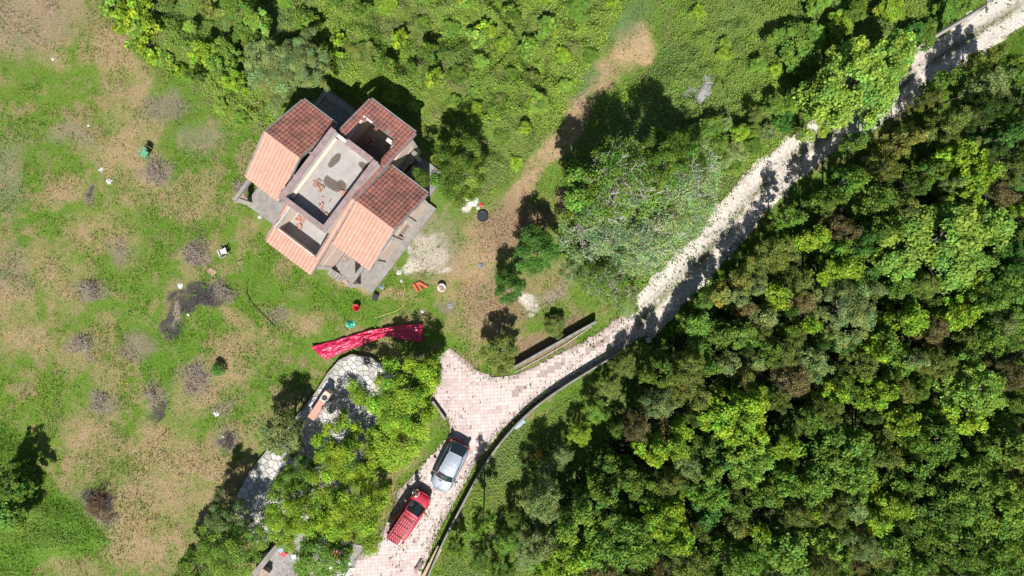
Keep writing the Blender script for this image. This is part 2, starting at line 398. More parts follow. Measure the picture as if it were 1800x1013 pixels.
for s_ in [(50, 40, 90, 55, -20), (120, 240, 40, 20, 0), (15, 300, 30, 60, 0), (350, 240, 35, 25, 0), (20, 470, 25, 40, 0)]: C = lay(C, .5 * blob(*s_, soft=.6), TWIG * 1.3)
# earth path and clearing
pd = line_d(QX, QY, PATH)
C = lay(C, (1 - sstep(8, 26, pd + 12 * (n2 - .5))) * (.55 + .45 * sstep(.40, .52, n3 * .5 + n2 * .5)), SOIL * 1.0 + STRAW * .35)
C = lay(C, blob(1120, 88, 42, 34, -40, .25), STRAW * 1.2)
C = lay(C, .9 * blob(905, 400, 55, 60, 20, .4), SOIL); C = lay(C, .8 * blob(880, 530, 55, 45, 0, .5), SOIL * 1.05); C = lay(C, .8 * blob(1000, 350, 26, 26), SOIL)
C = lay(C, .8 * blob(965, 600, 70, 22, -33), SOIL * .95)
C = lay(C, .7 * blob(1090, 525, 26, 20, -30), SOIL)
# bluish long grass beside the clearing
for s_ in [(1085, 35, 60, 40, -20), (1030, 130, 26, 40, 20), (1280, 20, 90, 25, 0), (250, 60, 12, 40, -35)]: C = lay(C, .8 * blob(*s_, soft=.6), BLUE)
# burnt heaps, twig heaps, grey litter
ash = [(345, 525, 44, 24, -8), (308, 565, 20, 26, 30), (370, 530, 26, 16, 0), (270, 722, 13, 17, 0), (395, 770, 11, 16, 10), (185, 884, 36, 17, 15), (160, 872, 18, 12, 10), (165, 340, 8, 14, 0)]
twg = [(388, 515, 27, 22, -20), (268, 700, 20, 24, 10), (165, 346, 14, 20, 0), (205, 440, 22, 18, 10), (160, 508, 24, 15, 0), (145, 603, 22, 16, 0), (160, 625, 14, 10, 0), (248, 605, 32, 22, -20), (175, 705, 26, 20, 20),
       (345, 442, 30, 20, 0), (365, 450, 16, 20, 0), (290, 185, 36, 26, 0), (275, 305, 30, 22, 0), (175, 890, 42, 26, 20), (340, 665, 26, 34, 0), (395, 770, 20, 24, 0), (395, 715, 20, 16, 0), (490, 560, 20, 16, 0), (1270, 45, 1, 1, 0), (785, 540, 10, 8, 0), (640, 500, 1, 1, 0)]
for s_ in twg: C = lay(C, .78 * blob(*s_, soft=.45), TWIG * 1.15)
for s_ in ash: C = lay(C, .96 * blob(*s_, soft=.18) * (.6 + .4 * sstep(.35, .5, n3)), ASH * .8)
C = lay(C, blob(320, 548, 9, 16, 0), TWIG * 1.5); C = lay(C, .6 * blob(308, 568, 7, 5, 0), WHITE * .6)
# lime and mortar spills
for s_ in [(757, 440, 36, 34, 0), (742, 462, 34, 16, -10), (790, 475, 12, 8, 0), (934, 533, 17, 17, 0), (830, 356, 12, 9, 0)]: C = lay(C, blob(*s_, soft=.22) * (.45 + .55 * sstep(.30, .42, n3 * .6 + n2 * .4)), WHITE * 1.1)
for s_ in [(985, 505, 30, 14, -40), (960, 520, 30, 14, -30), (770, 430, 45, 60, 0)]: C = lay(C, .5 * blob(*s_, soft=.5), TWIG * 1.5)
C = lay(C, .9 * blob(620, 495, 40, 12, 35, .5), STRAW * 1.1)                                  # worn strip by the house
# green verge left of the plaza
C = lay(C, .6 * blob(560, 520, 120, 26, 12, .6), LUSH); C = lay(C, .7 * blob(770, 800, 30, 60, 30, .5), LUSH)
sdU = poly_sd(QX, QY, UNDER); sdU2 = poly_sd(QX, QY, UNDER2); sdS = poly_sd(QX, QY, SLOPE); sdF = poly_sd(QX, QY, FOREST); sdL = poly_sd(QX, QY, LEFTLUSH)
clear = blob(1120, 88, 42, 34, -40, .25)
wU = np.clip(sstep(-6, 14, sdU) + sstep(-6, 14, sdU2), 0, 1) * sstep(12, 26, pd) * (1 - clear)
C = lay(C, wU, UNDERC)
C = lay(C, .9 * sstep(-4, 10, sdS), UNDERC * 1.1); C = lay(C, .8 * sstep(-4, 10, sdL), LUSH * .95)
verge = sstep(34, 40, line_d(PX, PY, ROAD)) * (1 - sstep(110, 130, line_d(PX, PY, ROAD))) * ((PX * .75 + PY) > 1400); C = lay(C, .8 * verge, LUSH * .8)
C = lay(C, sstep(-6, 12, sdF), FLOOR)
# relief
low2 = 1 - sstep(1150, 1400, PX) * .4
relief = fbm(GX, GY, 2.6, 51, 3); ridge = np.abs(fbm(GX * .8 + GY * .5, GY * .8 - GX * .5, 1.5, 61, 3) - .5) * 2
Z = .05 * (n2 - .5) + .04 * (n3 - .5)
sdUf = poly_sd(PX, PY, UNDER); sdU2f = poly_sd(PX, PY, UNDER2); pdf = line_d(PX, PY, PATH)
deepU = np.clip(sstep(4, 50, sdUf) + sstep(4, 60, sdU2f) * .7, 0, 1) * sstep(20, 55, pdf)
deepU = deepU * (1 - blob(1120, 88, 55, 45, -40, .35))
Z = Z + deepU * (.05 + 1.05 * sstep(.32, .72, relief * .62 + (1 - ridge) * .22 + n3 * .16))
Z = Z + sstep(4, 40, poly_sd(PX, PY, SLOPE)) * (.35 * relief) + sstep(4, 40, poly_sd(PX, PY, LEFTLUSH)) * (.7 * relief)
for (hx, hy, hr, hh) in [(340, 540, 34, .12), (388, 515, 26, .12), (268, 705, 20, .12), (180, 888, 34, .55), (345, 445, 26, .12), (275, 302, 26, .2), (160, 508, 18, .2), (145, 604, 18, .22)]:
    Z = Z + hh * np.exp(-(((PX - hx) / hr) ** 2 + ((PY - hy) / hr) ** 2) * 1.5)
flat = np.maximum.reduce([sstep(-26, -6, poly_sd(PX, PY, PLAZA)), 1 - sstep(36, 60, line_d(PX, PY, ROAD)), sstep(-8, 4, poly_sd(PX, PY, PATIO))])
HOUSEPX_ = [(470, 250), (600, 150), (780, 260), (780, 370), (655, 530), (540, 480), (430, 400)]
flat = np.maximum(flat, sstep(-10, 10, poly_sd(PX, PY, HOUSEPX)))
Z = Z * (1 - flat) - .03 * flat
big = sstep(.38, .66, fbm(GX * .75 + GY * .6, (GY * .75 - GX * .6) * .55, 2.4, 71, 2))
Z = Z + sstep(8, 60, sdUf) * (.9 * big) * (1 - np.maximum.reduce([sstep(-26, -6, poly_sd(PX, PY, PLAZA)), sstep(-30, 10, poly_sd(PX, PY, HOUSEPX))]))
ny_, nx_ = GX.shape
idx = np.arange(ny_ * nx_).reshape(ny_, nx_)
F = np.stack([idx[:-1, :-1], idx[:-1, 1:], idx[1:, 1:], idx[1:, :-1]], -1).reshape(-1, 4)
gv = np.stack([GX, GY, Z], -1).reshape(-1, 3)
# outskirts far beyond the frame so the sheet runs on to the horizon
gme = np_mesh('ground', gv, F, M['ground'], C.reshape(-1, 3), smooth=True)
ground = link('ground', gme); tag(ground, kind='structure')
far = MB(); far.cur = tuple(GREEN * .9)
far.box(-400, -56, -400, 400, -.6, -.06); far.box(56, 400, -400, 400, -.6, -.06); far.box(-56, 56, 34, 400, -.6, -.06); far.box(-56, 56, -400, -34, -.6, -.06)
tag(far.build('field', M['ground'], tint=True), kind='structure')

def tz(x, y):
    i = min(max((y - gy[0]) / STEP, 0), ny_ - 1.001); j = min(max((x - gx[0]) / STEP, 0), nx_ - 1.001)
    i0, j0 = int(i), int(j); a, b = i - i0, j - j0
    return float((Z[i0, j0] * (1 - b) + Z[i0, j0 + 1] * b) * (1 - a) + (Z[i0 + 1, j0] * (1 - b) + Z[i0 + 1, j0 + 1] * b) * a)
def samp(A, x, y):
    i = np.clip(((y - gy[0]) / STEP), 0, ny_ - 1).astype(int); j = np.clip(((x - gx[0]) / STEP), 0, nx_ - 1).astype(int)
    return A[i, j]
def on(px, py):
    x, y = W(px, py, 0); return (x, y, tz(x, y))

# ------------------------------------------------------------ track, plaza pavers, patio flagstones
def ribbon(center, w, z, colfn, mat, name, step=.25):
    pts = [Vector((*W(*p), 0)) for p in center]
    out = []
    for p, q in zip(pts[:-1], pts[1:]):
        n = max(1, int((q - p).length / step)); out += [p.lerp(q, i / n) for i in range(n)]
    out.append(pts[-1])
    for _ in range(30): out = [out[0]] + [(out[i - 1] + out[i] * 2 + out[i + 1]) / 4 for i in range(1, len(out) - 1)] + [out[-1]]
    K = 13; V = []; T = []
    for i, p in enumerate(out):
        d = (out[min(i + 1, len(out) - 1)] - out[max(i - 1, 0)]).normalized(); s = Vector((-d.y, d.x, 0))
        for k in range(K):
            u = k / (K - 1) * 2 - 1
            jit = .18 * (float(vnoise(np.array([i * .31]), np.array([k // 7 * 9.0]), 5)[0]) - .5) * 2 + .10 * (float(vnoise(np.array([i * .9]), np.array([k // 7 * 9.0]), 8)[0]) - .5) * 2
            ww = w / 2 + (jit if k in (0, K - 1) else 0)
            q = p + s * u * ww
            hz = z - .05 * (abs(abs(u) - .5) < .22) + (0.03 * math.exp(-(u / .18) ** 2)) - (.06 if k in (0, K - 1) else 0)
            V.append((q.x, q.y, hz)); T.append(colfn(i, u, q))
    F = [(i * K + k, (i + 1) * K + k, (i + 1) * K + k + 1, i * K + k + 1) for i in range(len(out) - 1) for k in range(K - 1)]
    o = link(name, np_mesh(name, V, F, mat, np.array(T), True)); return o, out
def roadcol(i, u, q):
    n = float(fbm(np.array([q.x]), np.array([q.y]), 1.3, 5)[0]); px = q.x * 24 + 900
    c = np.array((.50, .455, .41)) * (.75 + .5 * n)
    g = math.exp(-((u + .02) / .22) ** 2) * max(0, min(1, (n - .36) * 7)) * .85
    c = c * (1 - g) + np.array((.12, .13, .055)) * g
    return tuple(c)
road, road_pts = ribbon(ROAD, 3.0, .05, roadcol, M['track'], 'road'); tag(road, kind='structure')

# bed of the paving
bed = MB(); bed.cur = (.33, .27, .25); bed.prism([W(*p) for p in PLAZA], -.05, .012)
tag(bed.build('pavement_bed', M['stone'], tint=True), kind='structure')
# pavers
PAV = .262; ang = math.radians(3.0); ca, sa = math.cos(ang), math.sin(ang)
ii, jj = np.meshgrid(np.arange(-70, 90), np.arange(-120, 40))
cxs = (ii * ca - jj * sa) * PAV; cys = (ii * sa + jj * ca) * PAV
cxs = cxs + .05 * np.sin(cys * .9); cys = cys + .05 * np.sin(cxs * .7)
pxs = cxs * 24 + 900; pys = 506.5 - cys * 24
sd = poly_sd(pxs, pys, PLAZA)
nz = fbm(cxs, cys, 1.6, 90); keep = sd > .5 + 14 * np.clip(nz - .5, 0, 1) * 2
wear = line_d(pxs, pys, [(1105, 575), (1040, 612), (960, 655), (905, 690)])       # weedy strip between the wheel ruts
keep &= ~((wear < 6) & (fbm(cxs, cys, 1.1, 93) > .50))
keep &= NR.rand(*cxs.shape) > .012
cxs, cys, pxs, pys = cxs[keep], cys[keep], pxs[keep], pys[keep]; nP = len(cxs)
hs = PAV / 2 - .0075; ht = hs - .001
base = np.array([(-1, -1), (1, -1), (1, 1), (-1, 1)])
V = np.zeros((nP, 8, 3)); tiltx = NR.randn(nP) * .001; tilty = NR.randn(nP) * .001; zt = .0165 + NR.randn(nP) * .0006
ja = NR.randn(nP) * .006 + ang
for k in range(4):
    for lv, hh in ((0, hs), (1, ht)):
        bx = base[k, 0] * hh; by = base[k, 1] * hh
        X = bx * np.cos(ja) - by * np.sin(ja); Y = bx * np.sin(ja) + by * np.cos(ja)
        V[:, lv * 4 + k, 0] = cxs + X; V[:, lv * 4 + k, 1] = cys + Y
        V[:, lv * 4 + k, 2] = (zt + tiltx * base[k, 0] + tilty * base[k, 1]) if lv else .0
f1 = np.array([(4, 5, 6, 7), (0, 1, 5, 4), (1, 2, 6, 5), (2, 3, 7, 6), (3, 0, 4, 7)])
F = (f1[None] + (np.arange(nP) * 8)[:, None, None]).reshape(-1, 4)
pink = np.array((.52, .43, .415)); tn = pink * (1 + NR.randn(nP, 1) * .04) * (1 + NR.randn(nP, 3) * .02)
drt = sstep(.46, .64, fbm(cxs, cys, 1.8, 97) * .6 + fbm(cxs, cys, .6, 98) * .4); tn = tn * (1 - .15 * drt[:, None])
dus = sstep(.50, .62, fbm(cxs, cys, 2.6, 99))[:, None] * .6; tn = tn * (1 - dus) + np.array((.49, .43, .40)) * dus
tyre = np.exp(-((line_d(pxs, pys, [(1120, 568), (1040, 617), (960, 664), (900, 712), (850, 770), (790, 850), (740, 930), (700, 1010)]) - 12) / 4.) ** 2)[:, None]; tn = tn * (1 + .07 * tyre)
brn = (sstep(.60, .66, fbm(cxs, cys, .7, 101)))[:, None]; tn = tn * (1 - .14 * brn * np.array((.8, 1, 1.1))) ; low = sstep(880, 960, pys) ; tn = tn * (1 - .0 * low[:, None])
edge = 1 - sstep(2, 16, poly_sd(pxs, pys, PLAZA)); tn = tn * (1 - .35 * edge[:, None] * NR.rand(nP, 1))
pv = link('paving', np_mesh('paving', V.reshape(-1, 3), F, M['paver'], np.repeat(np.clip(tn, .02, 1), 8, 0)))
tag(pv, kind='stuff')

# flagstone patio: raised earth bed and single stones
patio = empty('stone_patio', (*W(560, 760), 0)); tag(patio, 'raised patio of pale irregular flagstones under the trees', 'patio'); patio['kind'] = 'structure'
px0, py0 = patio.location.x, patio.location.y
pb = MB(); PZ = .42; pb.cur = (.27, .26, .22); pb.prism([(W(*p)[0] - px0, W(*p)[1] - py0) for p in PATIO], -.05, PZ)
pb.build('retaining_bed', M['stone'], patio, tint=True)
def clip(poly, nx, ny, d):
    out = []
    for i in range(len(poly)):
        a = poly[i]; b = poly[(i + 1) % len(poly)]; da = a[0] * nx + a[1] * ny - d; db = b[0] * nx + b[1] * ny - d
        if da <= 0: out.append(a)
        if (da < 0 < db) or (db < 0 < da):
            t = da / (da - db); out.append((a[0] + (b[0] - a[0]) * t, a[1] + (b[1] - a[1]) * t))
    return out
def dist_cells(poly_px, spacing, n_try, rr):
    P = np.array([W(*p) for p in poly_px]); lo = P.min(0) - .5; hi = P.max(0) + .5; pts = []
    for _ in range(n_try):
        q = (rr.uniform(lo[0], hi[0]), rr.uniform(lo[1], hi[1]))
        if all((q[0] - a[0]) ** 2 + (q[1] - a[1]) ** 2 > spacing ** 2 for a in pts): pts.append(q)
    return pts
PWP = [Vector((*W(*p_), 0)) for p_ in PATIO]
def snap(v_):
    if poly_sd(np.array([v_[0] * 24 + 900]), np.array([506.5 - v_[1] * 24]), PATIO)[0] > 1: return v_
    best = None; q = Vector((v_[0], v_[1], 0))
    for a_, b_ in zip(PWP, PWP[1:] + PWP[:1]):
        e = b_ - a_; t_ = max(0, min(1, (q - a_).dot(e) / e.length_squared)); c_ = a_ + e * t_
        if best is None or (c_ - q).length < best[0]: best = ((c_ - q).length, c_)
    return (best[1].x, best[1].y)
seeds = dist_cells(PATIO, .30, 6000, R)
cells = []
for p in seeds:
    qx, qy = p[0] * 24 + 900, 506.5 - p[1] * 24
    if poly_sd(np.array([qx]), np.array([qy]), PATIO)[0] < 3: continue
    cell = [(p[0] - .5, p[1] - .5), (p[0] + .5, p[1] - .5), (p[0] + .5, p[1] + .5), (p[0] - .5, p[1] + .5)]
    for q in seeds:
        if q is p or abs(q[0] - p[0]) > 1 or abs(q[1] - p[1]) > 1: continue
        dx, dy = q[0] - p[0], q[1] - p[1]; L = math.hypot(dx, dy)
        if L > 1.3: continue
        nx, ny = dx / L, dy / L; mx, my = (p[0] + q[0]) / 2, (p[1] + q[1]) / 2
        cell = clip(cell, nx, ny, mx * nx + my * ny - .012)
        if len(cell) < 3: break
    cell = [snap(v_) for v_ in cell]
    if len(cell) >= 3: cells.append((p, cell, math.hypot(qx - 590, qy - 690)))
cells.sort(key=lambda c: c[2])
rest = MB()
for i, (p, cell, _) in enumerate(cells):
    g = R.uniform(.68, 1.12); col = (.48 * g, .47 * g, .455 * g * R.uniform(.95, 1.03))
    if i < 290:
        b_ = MB(); b_.cur = col; b_.prism([(x - p[0], y - p[1]) for x, y in cell], 0, .05, .93)
        s_ = b_.build('flagstone', M['stone'], patio, tint=True); s_.location = (p[0] - px0, p[1] - py0, PZ + R.uniform(-.012, .012)); s_.rotation_euler = (R.uniform(-.02, .02), R.uniform(-.02, .02), 0)
    else:
        rest.cur = col; rest.prism([(x - px0, y - py0) for x, y in cell], PZ, PZ + .05, .93)
if rest.v:
    o = rest.build('flagstones', M['stone'], patio, tint=True); o['kind'] = 'stuff'
# loose stone dust over joints nearer the bottom: second lower paved yard
# ------------------------------------------------------------ walls along the driveway
def wall(name, pts_px, h, th, label, cat='wall', mat='wallcap', z0=-.1, cap=True):
    P = [Vector((*W(x, y, h), 0)) for x, y in pts_px]
    root = empty(name, (*P[len(P) // 2].xy, 0)); o = root.location.copy()
    out = []
    for p, q in zip(P[:-1], P[1:]):
        n = max(1, int((q - p).length / .5)); out += [p.lerp(q, i / n) for i in range(n)]
    out.append(P[-1])
    for _ in range(6): out = [out[0]] + [(out[i - 1] + out[i] * 2 + out[i + 1]) / 4 for i in range(1, len(out) - 1)] + [out[-1]]
    def strip(a, z0, z1, nm, mt):
        mb = MB(); V = []
        for i, p in enumerate(out):
            d = (out[min(i + 1, len(out) - 1)] - out[max(i - 1, 0)]).normalized(); s = Vector((-d.y, d.x, 0)) * a / 2
            j = R.uniform(-.012, .012)
            for q, z in ((p - s, z0), (p + s, z0), (p + s, z1 + j), (p - s, z1 + j)): V.append((q.x - o.x, q.y - o.y, z))
        F = []
        for i in range(len(out) - 1):
            for k in range(4): F.append((i * 4 + k, i * 4 + (k + 1) % 4, (i + 1) * 4 + (k + 1) % 4, (i + 1) * 4 + k))
        n = (len(out) - 1) * 4; F += [(3, 2, 1, 0), (n, n + 1, n + 2, n + 3)]
        mb.add(V, F); return mb.build(nm, mt, root)
    strip(th, z0, h, 'wall_body', M[mat])
    if cap: strip(th + .03, h + .003, h + .05, 'coping', M[mat])
    tag(root, label, cat); return root
wall('garden_wall', [(893, 652), (930, 632), (968, 610), (1008, 588), (1048, 566)], 0.8, .15, 'straight grey concrete wall between the brick driveway and the earth bank', cat='wall')
kb = MB()
kp = [Vector((*W(x, y, .1), 0)) for x, y in [(905, 655), (950, 631), (995, 605), (1040, 574)]]
kb.tube([(p.x - kp[1].x, p.y - kp[1].y, .1) for p in kp], .022, 6)
tag(kb.build('water_pipe', M['plaster'], loc=(kp[1].x, kp[1].y, 0)), 'thin white pipe lying on the verge beside the straight wall', 'pipe')
wall('boundary_wall', [(1096, 617), (1040, 650), (985, 684), (940, 716), (902, 752), (868, 793), (838, 840), (812, 890), (785, 940), (762, 990), (742, 1040)], .70, .09, 'long curving low wall along the outer edge of the driveway', cat='wall')
wall('terrace_wall', [(512, 933), (490, 958), (468, 982), (440, 1020)], 1.5, .34, 'thick pale wall end showing between the tree crowns near the junk yard', cat='wall', mat='concrete')
wall('planter_wall', [(760, 706), (771, 722), (783, 738)], .35, .14, 'short kerb wall where the lawn meets the paved turning place', cat='wall', mat='concrete')

# ------------------------------------------------------------ the house (local axes: x along its ridges, y across them)
A = (.797, -.604); Bv = (.604, .797); HO = (-12.0, 7.5)
house = empty('house', (*HO, 0), math.atan2(-.604, .797))
tag(house, 'unfinished house with terracotta tiled gables and open concrete roof terraces', 'house')
# roof tile meshes
def tile_geo(w=.245, l=.36, r=.055, th=.016):
    vs = []; n = 5
    for y in (0, 1):
        for k in range(n):
            u = k / (n - 1); x = (u - .5) * w * 1.02
            zc = r * math.sin(math.pi * min(1, u * 1.25)) if u < .8 else .004
            vs.append((x, y * l, zc + (.045 if y == 0 else .0)))
    for k in range(n): x, y, z = vs[k]; vs.append((x, y, z - th - .012))
    fs = [(k, k + 1, n + k + 1, n + k) for k in range(n - 1)] + [(k, 2 * n + k, 2 * n + k + 1, k + 1) for k in range(n - 1)]
    return vs, [tuple(reversed(f)) if False else f for f in fs]
TV, TF = tile_geo()
def mesh_from(name, vs, fs, mat):
    me = bpy.data.meshes.new(name); me.from_pydata(vs, [], fs); me.materials.append(mat); me.update(); return me
tile_me = {k: mesh_from('roof_tile', TV, TF, M[k]) for k in ('tile_dark', 'tile_light')}
tiles_used = [0]
def slope(parent_roof, s0, s1, te, ze, tr, zr, mat, single=False, skip=None):
    """one tiled slope from the eave (te, ze) up to the ridge (tr, zr)"""
    dt = tr - te; L = math.hypot(dt, zr - ze); sg = 1 if dt > 0 else -1
    up = Vector((0, dt / L, (zr - ze) / L)); xa = Vector((sg, 0, 0)); nrm = xa.cross(up)
    if nrm.z < 0: nrm = -nrm
    ncol = max(1, round((s1 - s0) / .245)); cw = (s1 - s0) / ncol; nrow = max(1, round(L / .31)); rh = L / nrow
    joined = MB()
    for i in range(ncol):
        for j in range(nrow):
            s = s0 + (i + .5) * cw; d = j * rh
            if skip and skip(s, te + up.y * (d + rh * .5)): continue
            p = Vector((s, te, ze)) + up * d + nrm * .02
            Mx = Matrix(((xa.x * cw / .245, up.x, nrm.x), (0, up.y, nrm.y), (0, up.z, nrm.z)))
            jz = R.gauss(0, .012)
            if single and tiles_used[0] < 298:
                o = link('roof_tile', tile_me[mat], parent_roof)
                T = Matrix.Translation(p) @ Mx.to_4x4() @ Matrix.Rotation(jz, 4, 'Z'); o.matrix_local = T; tiles_used[0] += 1
            else:
                t = R.random(); joined.cur = (t, t, t); Rz = Matrix.Rotation(jz, 3, 'Z')
                joined.add([p + Mx @ (Rz @ Vector(v)) for v in TV], TF)
    if joined.v:
        o = joined.build('roof_tiles', M[mat], parent_roof, tint=True); o['kind'] = 'stuff'
def deck(mb, s0, s1, t0, z0, t1, z1, th=.14):
    mb.add([(s0, t0, z0), (s1, t0, z0), (s1, t1, z1), (s0, t1, z1), (s0, t0, z0 - th), (s1, t0, z0 - th), (s1, t1, z1 - th), (s0, t1, z1 - th)],
           [(0, 1, 2, 3), (7, 6, 5, 4), (0, 4, 5, 1), (1, 5, 6, 2), (2, 6, 7, 3), (3, 7, 4, 0)])
def ridge_caps(parent, s0, s1, t, z, n):
    me = None
    for i in range(n):
        if me is None:
            mb = MB(); L = (s1 - s0) / n; K = 5; vs = []
            for x, rr_ in ((0, .10), (L * 1.08, .085)):
                for k in range(K): a = math.pi * k / (K - 1); vs.append((x, rr_ * math.cos(a) * 1.1, rr_ * math.sin(a) * .8))
            mb.add(vs, [(k, k + 1, K + k + 1, K + k) for k in range(K - 1)])
            o = mb.build('ridge_tile', M['tile_light'], parent, smooth=True); me = o.data
        else: o = link('ridge_tile', me, parent)
        o.location = (s0 + i * (s1 - s0) / n, t, z)
ZE, ZR = 5.5, 7.2; TR = -.3
def gable(name_lbl, s0, s1):
    rt = empty('roof'); rt.parent = house
    mb = MB(); deck(mb, s0 + .03, s1 - .03, -3.38, ZE - .01, TR, ZR - .01); deck(mb, s0 + .03, s1 - .03, 2.78, ZE - .01, TR + .003, ZR - .01)
    o = mb.build('roof_deck', M['wallcap'], rt)
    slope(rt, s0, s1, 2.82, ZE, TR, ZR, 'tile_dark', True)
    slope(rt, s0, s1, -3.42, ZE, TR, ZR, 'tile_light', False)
    ridge_caps(rt, s0, s1, TR, ZR + .03, 9)
    vb = MB()
    for s in (s0 - .035, s1 + .035):
        for te, sg in ((-3.42, -1), (2.82, 1)):
            vb.add([(s - .05, te, ZE - .16), (s + .05, te, ZE - .16), (s + .05, TR, ZR - .13), (s - .05, TR, ZR - .13), (s - .05, te, ZE + .07), (s + .05, te, ZE + .07), (s + .05, TR, ZR + .09), (s - .05, TR, ZR + .09)],
                   [(0, 3, 2, 1), (4, 5, 6, 7), (0, 1, 5, 4), (1, 2, 6, 5), (2, 3, 7, 6), (3, 0, 4, 7)])
    vb.build('verge_board', M['wallcap'], rt)
    gb = MB(); gb.tube([(s0, 2.93, ZE - .02), (s1, 2.93, ZE - .02)], .055, 6); gb.build('gutter', M['steel'], rt)
    return rt
gable('west', -4.15, -1.45); gable('east', 2.98, 6.0)
# centre bay: long shallow slopes with the terraces cut into them
CE, CR = 4.95, 7.3
SW0, SW1 = -.72, 2.95
rt = empty('roof'); rt.parent = house
def zc(t): return CE + (CR - CE) * (t + 6.0) / 5.7 if t < TR else CE + .15 + (CR - CE - .15) * (5.5 - t) / 5.8
mb = MB()
deck(mb, SW0, SW1, -6.0, zc(-6.0) - .01, -4.82, zc(-4.82) - .01)
deck(mb, SW0, -.42, -4.815, zc(-4.815) - .01, -3.05, zc(-3.05) - .01); deck(mb, 2.62, SW1, -4.815, zc(-4.815) - .01, TR, zc(TR) - .01)
deck(mb, -.8, 2.85, 5.5, zc(5.5) - .01, 4.32, zc(4.32) - .01); deck(mb, -.8, -.42, 4.315, zc(4.315) - .01, 2.5, zc(2.5) - .01)
deck(mb, 2.5, 2.85, 4.315, zc(4.315) - .01, TR + .005, zc(TR) - .01)
mb.build('roof_deck', M['wallcap'], rt)
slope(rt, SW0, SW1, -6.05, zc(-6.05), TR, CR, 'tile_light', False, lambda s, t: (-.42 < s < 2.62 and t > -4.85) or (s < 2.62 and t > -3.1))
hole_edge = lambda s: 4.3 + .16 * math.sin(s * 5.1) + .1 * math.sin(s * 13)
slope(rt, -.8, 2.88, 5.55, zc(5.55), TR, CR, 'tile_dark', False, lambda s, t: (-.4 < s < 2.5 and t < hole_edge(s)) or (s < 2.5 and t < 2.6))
vb = MB()
for s in (SW0 - .05, SW1 + .05):
    te, ze = -6.05, zc(-6.05); tr, zr = (-3.05, zc(-3.05)) if s < 0 else (TR, CR)
    vb.add([(s - .05, te, ze - .16), (s + .05, te, ze - .16), (s + .05, tr, zr - .13), (s - .05, tr, zr - .13), (s - .05, te, ze + .07), (s + .05, te, ze + .07), (s + .05, tr, zr + .09), (s - .05, tr, zr + .09)],
           [(0, 3, 2, 1), (4, 5, 6, 7), (0, 1, 5, 4), (1, 2, 6, 5), (2, 3, 7, 6), (3, 0, 4, 7)])
for s in (-.86, 2.93):
    te, ze = 5.55, zc(5.55); tr, zr = (2.6, zc(2.6)) if s < 0 else (TR, CR)
    vb.add([(s - .05, te, ze - .16), (s + .05, te, ze - .16), (s + .05, tr, zr - .13), (s - .05, tr, zr - .13), (s - .05, te, ze + .07), (s + .05, te, ze + .07), (s + .05, tr, zr + .09), (s - .05, tr, zr + .09)],
           [(0, 3, 2, 1), (4, 5, 6, 7), (0, 1, 5, 4), (1, 2, 6, 5), (2, 3, 7, 6), (3, 0, 4, 7)])
vb.build('verge_board', M['coping'], rt)
gb = MB(); gb.tube([(-.8, 5.66, zc(5.5) - .03), (2.85, 5.66, zc(5.5) - .03)], .055, 6); gb.build('gutter', M['steel'], rt)
fr = MB()   # pale frame round the lower roof opening
fr.box(-.46, -.38, -4.86, -3.1, zc(-4.9), zc(-3.1) + .02); fr.box(-.38, 2.60, -4.90, -4.82, zc(-4.9), zc(-4.86) + .10)
fr.build('opening_frame', M['plaster'], rt)
fr = MB(); fr.box(-.56, -.44, -4.86, -3.05, 4.2, zc(-4.9) - .003); fr.box(2.60, 2.63, -4.82, -3.05, 4.2, zc(-4.9) - .05); fr.box(-.44, 2.60, -4.96, -4.84, 4.2, zc(-4.9) - .003)
fr.build('terrace_wall', M['brick'], house)
fr = MB(); fr.box(-.40, .35, 4.28, 4.42, zc(4.35), zc(4.35) + .10); fr.box(1.75, 2.2, 3.95, 4.2, zc(4.2) - .3, zc(4.2) + .02); fr.build('broken_plaster', M['plaster'], rt)
# narrow tiled strip between the west gable and the terrace parapet
deck_mb = MB(); deck(deck_mb, -1.40, -.87, 2.4, 5.55, -3.0, 6.35); deck_mb.build('roof_deck', M['wallcap'], rt)
slope(rt, -1.39, -.88, -3.0, 5.95, 2.45, 6.0, 'tile_light', False)
# upper terrace
fl = MB(); fl.box(-.6, 2.42, -2.75, 2.15, 6.32, 6.5); fl.build('terrace_floor', M['screed'], house)
pp = MB()
pp.box(-.88, -.6, -3.0, 2.42, 5.0, 7.45); pp.box(2.42, 2.7, -3.0, 2.42, 5.0, 7.45)
pp.box(-.6, 2.42, -3.0, -2.75, 4.5, 7.45); pp.box(.3, 2.42, 2.17, 2.42, 4.4, 7.15); pp.box(-.6, .3, 2.17, 2.42, 4.4, 6.6)
pp.build('parapet', M['plaster'], house)
cp = MB()
cp.box(-.93, -.56, -3.05, 2.47, 7.453, 7.53); cp.box(2.38, 2.75, -3.05, 2.47, 7.453, 7.53); cp.box(-.555, 2.375, -3.05, -2.70, 7.453, 7.53); cp.box(.27, 2.375, 2.12, 2.52, 7.153, 7.23)
cp.build('parapet_coping', M['coping'], house)
bl = MB(); bl.box(-.598, -.40, -2.6, 2.1, 6.5, 6.75); bl.build('brick_ledge', M['brick'], house)
# lower terrace floor, courtyard floor
fl = MB(); fl.box(-.42, 2.60, -4.82, -3.0, 4.2, 4.36); fl.build('terrace_floor', M['screed'], house)
fl = MB(); fl.box(-.6, 2.6, 2.43, 5.0, 2.85, 3.0); fl.build('terrace_floor', M['floor_dark'], house)
